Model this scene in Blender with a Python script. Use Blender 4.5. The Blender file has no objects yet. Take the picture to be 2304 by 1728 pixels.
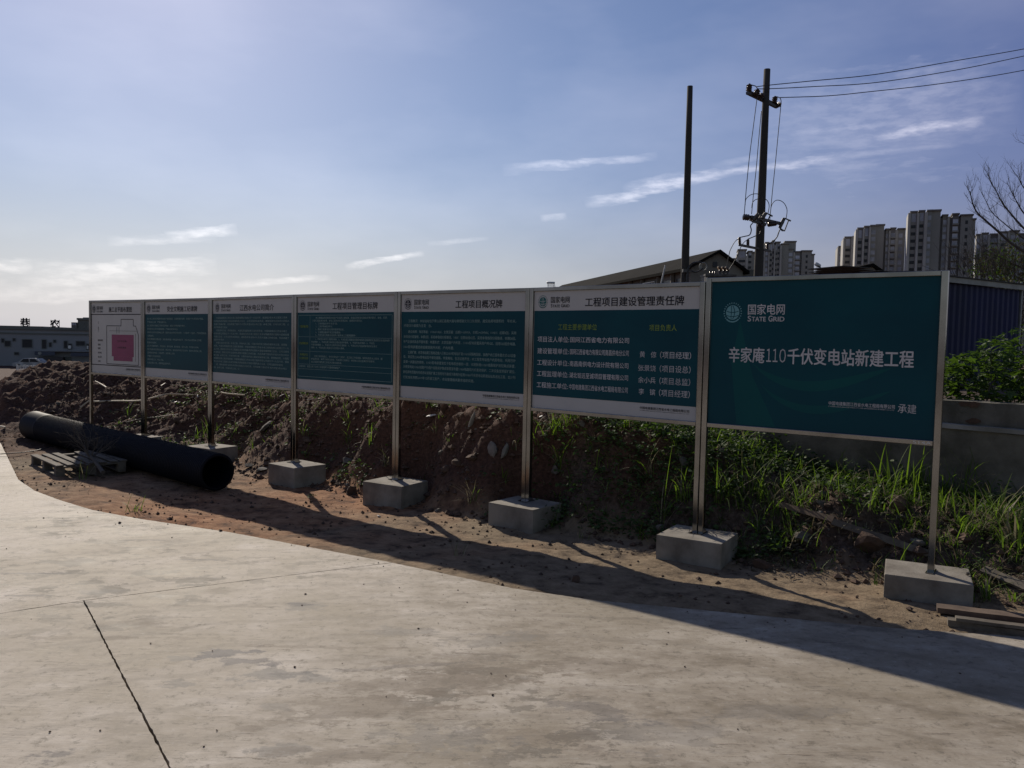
import bpy, bmesh, math, random
import numpy as np
from mathutils import Vector, Matrix, Euler

rnd = random.Random(7)
nrs = np.random.RandomState(11)
scn = bpy.context.scene
COL = scn.collection
R = math.radians

# ------------------------------------------------------------------ camera
PW, PH = 2304, 1728
CAMH, PITCH, ROLL, FPX = 1.7414, R(3.0296), R(1.1715), 1812.75
fwv = Vector((0, math.cos(PITCH), -math.sin(PITCH)))
rt0 = Vector((1, 0, 0)); up0 = rt0.cross(fwv)
rtv = rt0 * math.cos(ROLL) + up0 * math.sin(ROLL)
upv = -rt0 * math.sin(ROLL) + up0 * math.cos(ROLL)
cam = bpy.data.cameras.new('camera'); camo = bpy.data.objects.new('camera', cam); COL.objects.link(camo)
camo.matrix_world = Matrix.Translation((0, 0, CAMH)) @ Matrix((rtv, upv, -fwv)).transposed().to_4x4()
cam.sensor_width = 36; cam.lens = FPX / PW * 36; cam.clip_end = 8000; cam.clip_start = 0.05
scn.camera = camo

def ray(px, py):
    return fwv + rtv * ((px - PW / 2) / FPX) - upv * ((py - PH / 2) / FPX)
def at(px, py, Y):
    d = ray(px, py); t = Y / d.y
    return Vector((0, 0, CAMH)) + d * t
def atz(px, py, z):
    d = ray(px, py); t = (z - CAMH) / d.z
    return Vector((0, 0, CAMH)) + d * t

# ------------------------------------------------------------------ sun, sky, exposure
SUN_AZ, SUN_EL = R(-24.8), R(30.5)          # azimuth from +Y towards +X
sd = bpy.data.lights.new('sun', 'SUN'); sd.energy = 4.2; sd.angle = R(0.55); sd.color = (1.0, 0.90, 0.76)
so = bpy.data.objects.new('sun', sd); COL.objects.link(so)
sdir = Vector((math.sin(SUN_AZ) * math.cos(SUN_EL), math.cos(SUN_AZ) * math.cos(SUN_EL), math.sin(SUN_EL)))
so.rotation_euler = sdir.to_track_quat('Z', 'Y').to_euler(); so.location = (-20, 40, 30)

wd = bpy.data.worlds.new('World'); scn.world = wd; wd.use_nodes = True
wt = wd.node_tree; wt.nodes.clear()
def wn(t, **k):
    n = wt.nodes.new(t)
    for a, b in k.items(): setattr(n, a, b)
    return n
def wl(a, b): wt.links.new(a, b)
def wmath(op, a, b=None, c=None, clamp=False):
    n = wn('ShaderNodeMath', operation=op, use_clamp=clamp)
    for i, v in enumerate((a, b, c)):
        if v is None: continue
        if isinstance(v, (int, float)): n.inputs[i].default_value = v
        else: wl(v, n.inputs[i])
    return n.outputs[0]
sky = wn('ShaderNodeTexSky', sky_type='NISHITA', sun_disc=False)
sky.sun_elevation = SUN_EL; sky.sun_rotation = SUN_AZ; sky.air_density = 1.3; sky.dust_density = 0.5; sky.ozone_density = 4.0
tint = wn('ShaderNodeMix', data_type='RGBA', blend_type='MULTIPLY'); tint.inputs[0].default_value = 1
sdot = wn('ShaderNodeVectorMath', operation='DOT_PRODUCT'); tcs = wn('ShaderNodeTexCoord'); wl(tcs.outputs['Generated'], sdot.inputs[0]); sdot.inputs[1].default_value = sdir
tfac = wn('ShaderNodeMapRange'); tfac.interpolation_type = 'SMOOTHSTEP'; tfac.inputs[1].default_value = 0.45; tfac.inputs[2].default_value = 1.0; wl(sdot.outputs['Value'], tfac.inputs[0])
tcol = wn('ShaderNodeMix', data_type='RGBA'); wl(tfac.outputs[0], tcol.inputs[0]); tcol.inputs[6].default_value = (0.82, 0.66, 0.93, 1); tcol.inputs[7].default_value = (0.86, 0.85, 1.0, 1)
bfac = wn('ShaderNodeMapRange'); bfac.interpolation_type = 'SMOOTHSTEP'; bfac.inputs[1].default_value = -0.45; bfac.inputs[2].default_value = 0.55; wl(sdot.outputs['Value'], bfac.inputs[0])
bcol = wn('ShaderNodeMix', data_type='RGBA'); wl(bfac.outputs[0], bcol.inputs[0]); bcol.inputs[6].default_value = (0.92, 0.82, 0.80, 1); wl(tcol.outputs[2], bcol.inputs[7])
wl(bcol.outputs[2], tint.inputs[7])
# hazy air evens the glare round the sun out: soft shoulder on the sky's radiance
def vmath(op, a, b=None):
    n = wn('ShaderNodeVectorMath', operation=op)
    for i, v in enumerate((a, b)):
        if v is None: continue
        if isinstance(v, tuple): n.inputs[i].default_value = v
        else: wl(v, n.inputs[i])
    return n.outputs[0]
KNEE = 200.0
wl(vmath('DIVIDE', sky.outputs[0], vmath('ADD', vmath('MULTIPLY', sky.outputs[0], (1 / KNEE,) * 3), (1.0, 1.0, 1.0))), tint.inputs[6])
bg = wn('ShaderNodeBackground'); wout = wn('ShaderNodeOutputWorld')
SKY_STR = 0.071
bg.inputs[1].default_value = SKY_STR
tc = wn('ShaderNodeTexCoord'); sep = wn('ShaderNodeSeparateXYZ'); wl(tc.outputs['Generated'], sep.inputs[0])
az = wmath('ARCTAN2', sep.outputs[0], sep.outputs[1]); el = wmath('ARCSINE', sep.outputs[2])
comb = wn('ShaderNodeCombineXYZ'); wl(az, comb.inputs[0]); wl(el, comb.inputs[1])
def wnoise(sx, sy, scale, detail=5, rough=0.6, w=0.0):
    m = wn('ShaderNodeMapping'); m.inputs['Scale'].default_value = (sx, sy, 1); m.inputs['Location'].default_value = (w, w * 0.7, w)
    m.inputs['Rotation'].default_value = (0, 0, R(-6))
    wl(comb.outputs[0], m.inputs[0])
    n = wn('ShaderNodeTexNoise'); n.inputs['Scale'].default_value = scale; n.inputs['Detail'].default_value = detail; n.inputs['Roughness'].default_value = rough
    wl(m.outputs[0], n.inputs['Vector']); return n.outputs['Fac']
nA = wnoise(1, 5, 12, 6, 0.62, 0.3); nB = wnoise(1, 3, 40, 6, 0.6, 2.1)
def azel(px, py):
    d = ray(px, py).normalized(); return math.atan2(d.x, d.y), math.asin(d.z)
streaks = [  # x0,y0,x1,y1,thickness(px),strength
    (1315, 460, 1660, 378, 16, 0.95), (1560, 392, 1930, 350, 10, 0.75), (1840, 358, 2170, 325, 8, 0.3), (1600, 372, 1760, 345, 7, 0.22),
    (1130, 384, 1480, 350, 10, 0.62), (1400, 425, 1540, 396, 12, 0.4), (1950, 302, 2225, 272, 16, 0.85), (1760, 296, 2060, 268, 12, 0.4), (1930, 262, 2120, 285, 22, 0.3),
    (1800, 250, 2304, 190, 60, 0.32), (1700, 280, 2300, 240, 90, 0.26), (370, 534, 535, 516, 14, 0.8), (240, 542, 490, 536, 11, 0.45),
    (775, 602, 955, 570, 9, 0.85), (60, 612, 490, 600, 22, 0.6), (-60, 602, 80, 604, 16, 0.6), (40, 636, 360, 622, 14, 0.45), (520, 640, 745, 624, 8, 0.55),
    (1215, 493, 1275, 484, 8, 0.45), (960, 548, 1100, 536, 6, 0.3), (-200, 660, 500, 650, 26, 0.3)]
acc = None
for x0, y0, x1, y1, th, st in streaks:
    a0, e0 = azel(x0, y0); a1, e1 = azel(x1, y1)
    L = math.hypot(a1 - a0, e1 - e0) / 2; ca, sa = (a1 - a0) / (2 * L), (e1 - e0) / (2 * L)
    cx, cy = (a0 + a1) / 2, (e0 + e1) / 2; T = th / FPX
    # s along, t across, normalised
    s = wmath('MULTIPLY_ADD', az, ca / L, wmath('MULTIPLY_ADD', el, sa / L, -(cx * ca + cy * sa) / L))
    t = wmath('MULTIPLY_ADD', az, -sa / T, wmath('MULTIPLY_ADD', el, ca / T, (cx * sa - cy * ca) / T))
    t = wmath('ADD', t, wmath('MULTIPLY_ADD', nA, 3.2, -1.6))
    ms = wmath('SUBTRACT', 1.0, wmath('MULTIPLY', s, s), clamp=True)
    mt = wmath('SUBTRACT', 1.0, wmath('MULTIPLY', t, t), clamp=True)
    m = wmath('MULTIPLY', wmath('MULTIPLY', wmath('POWER', ms, 0.7), mt), st)
    acc = m if acc is None else wmath('MAXIMUM', acc, m)
# thin veils of high cloud over the rest of the sky
veil = wnoise(1, 2.5, 2.2, 5, 0.55, 5.0)
vr = wn('ShaderNodeMapRange'); vr.inputs[1].default_value = 0.45; vr.inputs[2].default_value = 0.8; vr.inputs[3].default_value = 0; vr.inputs[4].default_value = 0.30; wl(veil, vr.inputs[0])
tex = wn('ShaderNodeMapRange'); tex.inputs[1].default_value = 0.40; tex.inputs[2].default_value = 0.60; tex.inputs[3].default_value = 0.42; tex.inputs[4].default_value = 1.0; wl(nB, tex.inputs[0])
cm = wmath('ADD', wmath('MULTIPLY', acc, tex.outputs[0]), vr.outputs[0], clamp=True)
cmix = wn('ShaderNodeMix', data_type='RGBA'); wl(cm, cmix.inputs[0]); wl(tint.outputs[2], cmix.inputs[6])
# cloud colour: pale, lit by the same sky, brighter toward the sun
# dusty grey band low over the horizon
lum = wn('ShaderNodeRGBToBW'); wl(tint.outputs[2], lum.inputs[0])
gcol = wn('ShaderNodeMix', data_type='RGBA', blend_type='MULTIPLY'); gcol.inputs[0].default_value = 1; wl(lum.outputs[0], gcol.inputs[6]); gcol.inputs[7].default_value = (0.88, 0.94, 1.06, 1)
hf = wn('ShaderNodeMapRange'); hf.interpolation_type = 'SMOOTHSTEP'; hf.inputs[1].default_value = -0.05; hf.inputs[2].default_value = 0.20; hf.inputs[3].default_value = 0.9; hf.inputs[4].default_value = 0.0; wl(el, hf.inputs[0])
base_sky = wn('ShaderNodeMix', data_type='RGBA'); wl(hf.outputs[0], base_sky.inputs[0]); wl(tint.outputs[2], base_sky.inputs[6]); wl(gcol.outputs[2], base_sky.inputs[7])
wl(base_sky.outputs[2], cmix.inputs[6])
vm = wn('ShaderNodeMix', data_type='RGBA', blend_type='ADD'); vm.inputs[0].default_value = 1; wl(base_sky.outputs[2], vm.inputs[6]); vm.inputs[7].default_value = (6.2, 5.6, 5.2, 1)
wl(vm.outputs[2], cmix.inputs[7])
wl(cmix.outputs[2], bg.inputs[0]); wl(bg.outputs[0], wout.inputs[0])

vs = scn.view_settings
scn.display_settings.display_device = 'sRGB'
vs.view_transform = 'Standard'; vs.look = 'None'; vs.exposure = 0.0; vs.gamma = 1.0; vs.use_curve_mapping = False
scn.cycles.max_bounces = 6; scn.cycles.diffuse_bounces = 3; scn.cycles.glossy_bounces = 3; scn.cycles.transmission_bounces = 4
scn.cycles.transparent_max_bounces = 6; scn.cycles.caustics_reflective = False; scn.cycles.caustics_refractive = False

# ------------------------------------------------------------------ materials
def new_mat(name):
    m = bpy.data.materials.new(name); m.use_nodes = True
    nt = m.node_tree; b = nt.nodes['Principled BSDF']; return m, nt, b
def noise_node(nt, vec, scale, detail=4, rough=0.55):
    n = nt.nodes.new('ShaderNodeTexNoise'); n.inputs['Scale'].default_value = scale; n.inputs['Detail'].default_value = detail; n.inputs['Roughness'].default_value = rough
    nt.links.new(vec, n.inputs['Vector']); return n
def ramp(nt, fac, stops):
    r = nt.nodes.new('ShaderNodeValToRGB'); e = r.color_ramp.elements
    while len(e) > 1: e.remove(e[-1])
    e[0].position = stops[0][0]; e[0].color = (*stops[0][1], 1) if len(stops[0][1]) == 3 else stops[0][1]
    for p, c in stops[1:]:
        x = e.new(p); x.color = (*c, 1)
    nt.links.new(fac, r.inputs[0]); return r.outputs[0]
def coords(nt, kind='Object', scale=(1, 1, 1), rot=(0, 0, 0)):
    t = nt.nodes.new('ShaderNodeTexCoord'); m = nt.nodes.new('ShaderNodeMapping')
    m.inputs['Scale'].default_value = scale; m.inputs['Rotation'].default_value = rot
    if kind == 'World':
        g = nt.nodes.new('ShaderNodeNewGeometry'); nt.links.new(g.outputs['Position'], m.inputs[0])
    else: nt.links.new(t.outputs[kind], m.inputs[0])
    return m.outputs[0]
def bump(nt, b, h, strength=0.3, dist=0.01):
    n = nt.nodes.new('ShaderNodeBump'); n.inputs['Strength'].default_value = strength; n.inputs['Distance'].default_value = dist
    nt.links.new(h, n.inputs['Height']); nt.links.new(n.outputs[0], b.inputs['Normal']); return n
def mixc(nt, fac, a, b, mode='MIX'):
    m = nt.nodes.new('ShaderNodeMix'); m.data_type = 'RGBA'; m.blend_type = mode
    for i, v in ((0, fac), (6, a), (7, b)):
        if isinstance(v, (int, float)): m.inputs[i].default_value = v
        elif isinstance(v, tuple): m.inputs[i].default_value = (*v, 1) if len(v) == 3 else v
        else: nt.links.new(v, m.inputs[i])
    return m.outputs[2]
def pm(name, c, rough=0.7, metal=0.0, c2=None, scale=6, bscale=40, bstr=0.15, bdist=0.004, spec=0.5, rvar=0.0, stretch=(1, 1, 1), kind='World'):
    m, nt, b = new_mat(name)
    v = coords(nt, kind, stretch)
    n = noise_node(nt, v, scale, 6, 0.6)
    c2 = c2 or tuple(x * 0.72 for x in c)
    nt.links.new(ramp(nt, n.outputs['Fac'], [(0.33, c2), (0.62, c)]), b.inputs['Base Color'])
    b.inputs['Roughness'].default_value = rough; b.inputs['Metallic'].default_value = metal
    b.inputs['Specular IOR Level'].default_value = spec
    if rvar:
        mr = nt.nodes.new('ShaderNodeMapRange'); mr.inputs[3].default_value = rough - rvar; mr.inputs[4].default_value = rough + rvar
        nt.links.new(n.outputs['Fac'], mr.inputs[0]); nt.links.new(mr.outputs[0], b.inputs['Roughness'])
    if bstr:
        n2 = noise_node(nt, v, bscale, 5, 0.6); bump(nt, b, n2.outputs['Fac'], bstr, bdist)
    return m
M = {}
M['steel'] = pm('stainless_steel', (0.31, 0.31, 0.305), 0.14, 1.0, (0.21, 0.21, 0.207), 2.5, 0, 0, rvar=0.04)
M['white'] = pm('white_print', (0.50, 0.49, 0.48), 0.5, 0, (0.46, 0.45, 0.44), 2, 3, 0.04, 0.004, spec=0.22)
M['ink'] = pm('dark_ink', (0.02, 0.02, 0.028), 0.45, 0, None, 3, 0, 0, spec=0.2)
M['paleprint'] = pm('pale_print', (0.62, 0.60, 0.62), 0.42, 0, None, 3, 0, 0, spec=0.2)
M['bodyprint'] = pm('body_print', (0.24, 0.36, 0.35), 0.42, 0, None, 3, 0, 0, spec=0.2)
M['yellowprint'] = pm('yellow_green_print', (0.24, 0.33, 0.05), 0.42, 0, None, 3, 0, 0, spec=0.2)
M['cyanprint'] = pm('cyan_print', (0.16, 0.36, 0.40), 0.42, 0, None, 3, 0, 0, spec=0.2)
M['tealink'] = pm('teal_ink', (0.01, 0.13, 0.13), 0.42, 0, None, 3, 0, 0, spec=0.2)
M['pink'] = pm('pink_print', (0.26, 0.06, 0.13), 0.42, 0, (0.23, 0.055, 0.115), 3, 0, 0, spec=0.2)
def teal_mat(name, c, c2):
    m, nt, b = new_mat(name)
    v = coords(nt, 'Object', (1, 1, 1.6)); n = noise_node(nt, v, 1.1, 3, 0.5)
    nt.links.new(ramp(nt, n.outputs['Fac'], [(0.35, c2), (0.7, c)]), b.inputs['Base Color'])
    b.inputs['Roughness'].default_value = 0.42; b.inputs['Specular IOR Level'].default_value = 0.16; n2 = noise_node(nt, v, 5, 2); bump(nt, b, n2.outputs['Fac'], 0.05, 0.004)
    return m
M['teal'] = teal_mat('teal_print', (0.002, 0.062, 0.082), (0.002, 0.046, 0.066))
M['teal2'] = teal_mat('teal_print_pale', (0.003, 0.082, 0.086), (0.002, 0.066, 0.078))
M['block'] = pm('cast_concrete', (0.28, 0.255, 0.215), 0.92, 0, (0.15, 0.13, 0.105), 4, 60, 0.6, 0.005)
M['wallconc'] = pm('stained_concrete', (0.20, 0.185, 0.155), 0.9, 0, (0.075, 0.07, 0.055), 2.2, 35, 0.5, 0.012)
M['wallcap'] = pm('pale_concrete', (0.33, 0.32, 0.30), 0.9, 0, (0.2, 0.195, 0.18), 3, 40, 0.4, 0.008)
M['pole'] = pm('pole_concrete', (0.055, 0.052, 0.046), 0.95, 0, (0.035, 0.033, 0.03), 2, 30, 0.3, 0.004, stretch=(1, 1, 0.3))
M['iron'] = pm('dark_galvanised_iron', (0.12, 0.12, 0.12), 0.55, 0.7, (0.07, 0.06, 0.055), 6, 30, 0.1, 0.002)
M['ceramic'] = pm('brown_ceramic', (0.05, 0.03, 0.025), 0.25, 0, None, 6, 0, 0)
M['rubbercap'] = pm('amber_rubber', (0.09, 0.045, 0.015), 0.6, 0, None, 6, 0, 0)
M['wire'] = pm('black_wire', (0.03, 0.03, 0.03), 0.5, 0, None, 6, 0, 0)
M['pipe'] = pm('black_polyethylene', (0.007, 0.008, 0.014), 0.62, 0, (0.009, 0.009, 0.012), 3, 20, 0, 0.002, spec=0.12)
M['wood'] = pm('weathered_wood', (0.15, 0.128, 0.10), 0.9, 0, (0.075, 0.06, 0.047), 8, 60, 0.4, 0.003, stretch=(1, 1, 1))
M['plank'] = pm('muddy_formwork_plank', (0.15, 0.105, 0.075), 0.9, 0, (0.07, 0.045, 0.032), 7, 50, 0.4, 0.003)
M['bark'] = pm('grey_bark', (0.10, 0.085, 0.07), 0.9, 0, (0.05, 0.042, 0.035), 6, 40, 0.5, 0.004)
M['strip'] = pm('pale_split_bamboo', (0.60, 0.50, 0.36), 0.6, 0, (0.42, 0.33, 0.22), 8, 30, 0.1, 0.002)
M['whiteplastic'] = pm('white_plastic', (0.62, 0.61, 0.59), 0.55, 0, (0.4, 0.39, 0.37), 12, 30, 0.2, 0.004)
M['sack'] = pm('woven_sack_cloth', (0.22, 0.19, 0.17), 0.9, 0, (0.10, 0.085, 0.075), 12, 60, 0.3, 0.004)
M['stone'] = pm('grey_stone', (0.15, 0.135, 0.115), 0.95, 0, (0.06, 0.05, 0.042), 9, 40, 0.6, 0.008)
M['clod'] = pm('earth_clod', (0.11, 0.065, 0.042), 0.95, 0, (0.05, 0.032, 0.024), 9, 50, 0.7, 0.008)
M['bluesteel'] = pm('blue_steel', (0.005, 0.010, 0.075), 0.6, 0, (0.004, 0.008, 0.045), 1.2, 12, 0.08, 0.004)
M['roofsheet'] = pm('weathered_roof_sheet', (0.07, 0.068, 0.062), 0.8, 0.0, (0.04, 0.038, 0.035), 3, 14, 0.2, 0.006)
M['fascia'] = pm('pale_fascia', (0.32, 0.33, 0.32), 0.5, 0.2, (0.22, 0.22, 0.21), 3, 20, 0.1, 0.002)
M['rooftile'] = pm('dark_roof_tile', (0.015, 0.0145, 0.0135), 1.0, 0, (0.009, 0.009, 0.009), 0.5, 4, 0.4, 0.05, spec=0.05)
M['houseplaster'] = pm('grey_plaster', (0.21, 0.195, 0.165), 0.9, 0, (0.13, 0.12, 0.10), 0.4, 3, 0.2, 0.02)
M['glass'] = pm('window_glass', (0.02, 0.022, 0.03), 0.3, 0, (0.035, 0.04, 0.05), 0.2, 0, 0, spec=0.25)
M['bars'] = pm('window_bars', (0.45, 0.44, 0.42), 0.45, 0.6, None, 2, 0, 0)
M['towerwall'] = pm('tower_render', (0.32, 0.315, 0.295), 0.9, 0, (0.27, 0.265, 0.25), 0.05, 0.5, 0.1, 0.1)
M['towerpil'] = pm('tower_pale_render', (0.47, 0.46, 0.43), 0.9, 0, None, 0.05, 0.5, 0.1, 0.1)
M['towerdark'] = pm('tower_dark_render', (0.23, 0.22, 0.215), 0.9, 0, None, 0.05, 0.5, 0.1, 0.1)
M['skytoneglass'] = pm('sky_toned_tower_glass', (0.50, 0.52, 0.60), 0.3, 0, (0.22, 0.23, 0.27), 0.13, 0, 0, spec=0.3)  # reflected sky is put into the panes' pale base colour
M['leftwall'] = pm('bluegrey_facade', (0.29, 0.30, 0.32), 0.85, 0, (0.24, 0.25, 0.27), 0.08, 1, 0.1, 0.05)
M['leftroof'] = pm('dark_parapet', (0.16, 0.17, 0.16), 0.85, 0, None, 0.1, 1, 0.1, 0.05)
M['shopfront'] = pm('dark_shopfront', (0.05, 0.04, 0.045), 0.5, 0, None, 0.3, 0, 0)
M['signblue'] = pm('dark_sign_board', (0.05, 0.06, 0.10), 0.5, 0, None, 0.3, 0, 0)
M['whitepaint'] = pm('white_paint', (0.72, 0.72, 0.70), 0.45, 0, (0.6, 0.6, 0.58), 1, 0, 0)
M['carpaint'] = pm('white_car_paint', (0.24, 0.25, 0.26), 0.22, 0, (0.62, 0.63, 0.64), 1, 0, 0)
M['tyre'] = pm('tyre_rubber', (0.02, 0.02, 0.02), 0.8, 0, None, 3, 0, 0)

def leaf_mat(name, c, c2, rough=0.45,  trans=0.45, tint=(1.25, 1.45, 0.45)):
    m, nt, b = new_mat(name)
    g = nt.nodes.new('ShaderNodeNewGeometry')
    n = noise_node(nt, coords(nt, 'World'), 5, 3)
    fac = nt.nodes.new('ShaderNodeMath'); fac.operation = 'MULTIPLY_ADD'; fac.inputs[1].default_value = 0.55
    nt.links.new(g.outputs['Random Per Island'], fac.inputs[0]); nt.links.new(n.outputs['Fac'], fac.inputs[2])
    c0 = ramp(nt, fac.outputs[0], [(0.35, c2), (0.95, c)])
    nt.links.new(c0, b.inputs['Base Color']); b.inputs['Roughness'].default_value = max(rough, 0.62); b.inputs['Specular IOR Level'].default_value = 0.2
    tr = nt.nodes.new('ShaderNodeBsdfTranslucent')
    nt.links.new(mixc(nt, 1.0, c0, tint, 'MULTIPLY'), tr.inputs[0])
    mx = nt.nodes.new('ShaderNodeMixShader'); mx.inputs[0].default_value = trans
    out = nt.nodes['Material Output']
    nt.links.new(b.outputs[0], mx.inputs[1]); nt.links.new(tr.outputs[0], mx.inputs[2]); nt.links.new(mx.outputs[0], out.inputs[0])
    return m
M['grass'] = leaf_mat('green_grass_blade', (0.10, 0.16, 0.04), (0.035, 0.06, 0.018), 0.5, 0.45)
M['brightgrass'] = leaf_mat('sunlit_grass_blade', (0.14, 0.205, 0.045), (0.07, 0.11, 0.028), 0.5, 0.5)  # brighter copy of the grass, its sunlit look put into the colour
M['drygrass'] = leaf_mat('dry_grass_blade', (0.30, 0.27, 0.18), (0.15, 0.12, 0.08), 0.55, 0.3, (1, 1, 0.9))
M['weed'] = leaf_mat('broad_weed_leaf', (0.075, 0.12, 0.04), (0.028, 0.05, 0.02), 0.35, 0.32)
M['litter'] = leaf_mat('leaf_litter', (0.12, 0.10, 0.075), (0.035, 0.028, 0.02), 0.75, 0.15, (1, 1, 0.9))
M['shrubleaf'] = leaf_mat('lobed_shrub_leaf', (0.075, 0.12, 0.035), (0.025, 0.045, 0.016), 0.38, 0.34)
M['brownleaf'] = leaf_mat('olive_brown_leaf', (0.07, 0.06, 0.032), (0.025, 0.024, 0.016), 0.6, 0.35)

# soil
def soil_mat():
    m, nt, b = new_mat('site_soil')
    v = coords(nt, 'World')
    at_ = nt.nodes.new('ShaderNodeAttribute'); at_.attribute_name = 'bank'
    n1 = noise_node(nt, v, 0.55, 5); n2 = noise_node(nt, v, 5.5, 8, 0.7); n3 = noise_node(nt, v, 28, 6, 0.7)
    sand = ramp(nt, n2.outputs['Fac'], [(0.34, (0.07, 0.05, 0.034)), (0.46, (0.19, 0.14, 0.09)), (0.62, (0.27, 0.205, 0.135))])
    red = ramp(nt, n2.outputs['Fac'], [(0.34, (0.075, 0.034, 0.02)), (0.47, (0.25, 0.115, 0.055)), (0.62, (0.36, 0.19, 0.10))])
    at2 = nt.nodes.new('ShaderNodeAttribute'); at2.attribute_name = 'redness'
    add = nt.nodes.new('ShaderNodeMath'); add.operation = 'ADD'; nt.links.new(n1.outputs['Fac'], add.inputs[0]); nt.links.new(at2.outputs['Fac'], add.inputs[1])
    base = mixc(nt, ramp(nt, add.outputs[0], [(0.55, (0, 0, 0)), (0.95, (1, 1, 1))]), sand, red)
    dark = ramp(nt, n3.outputs['Fac'], [(0.3, (0.028, 0.02, 0.015)), (0.5, (0.078, 0.056, 0.043)), (0.72, (0.16, 0.12, 0.095))])
    darkr = ramp(nt, n3.outputs['Fac'], [(0.3, (0.03, 0.016, 0.012)), (0.55, (0.085, 0.045, 0.032)), (0.75, (0.14, 0.08, 0.06))])
    dk = mixc(nt, ramp(nt, add.outputs[0], [(0.45, (0, 0, 0)), (0.6, (1, 1, 1))]), dark, darkr)
    c = mixc(nt, at_.outputs['Fac'], base, dk)
    nt.links.new(c, b.inputs['Base Color']); b.inputs['Roughness'].default_value = 0.95; b.inputs['Specular IOR Level'].default_value = 0.2
    s = nt.nodes.new('ShaderNodeMath'); s.operation = 'MULTIPLY_ADD'; s.inputs[1].default_value = 0.35
    nt.links.new(n3.outputs['Fac'], s.inputs[0]); nt.links.new(n2.outputs['Fac'], s.inputs[2])
    bump(nt, b, s.outputs[0], 0.9, 0.03)
    return m
M['soil'] = soil_mat()

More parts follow.
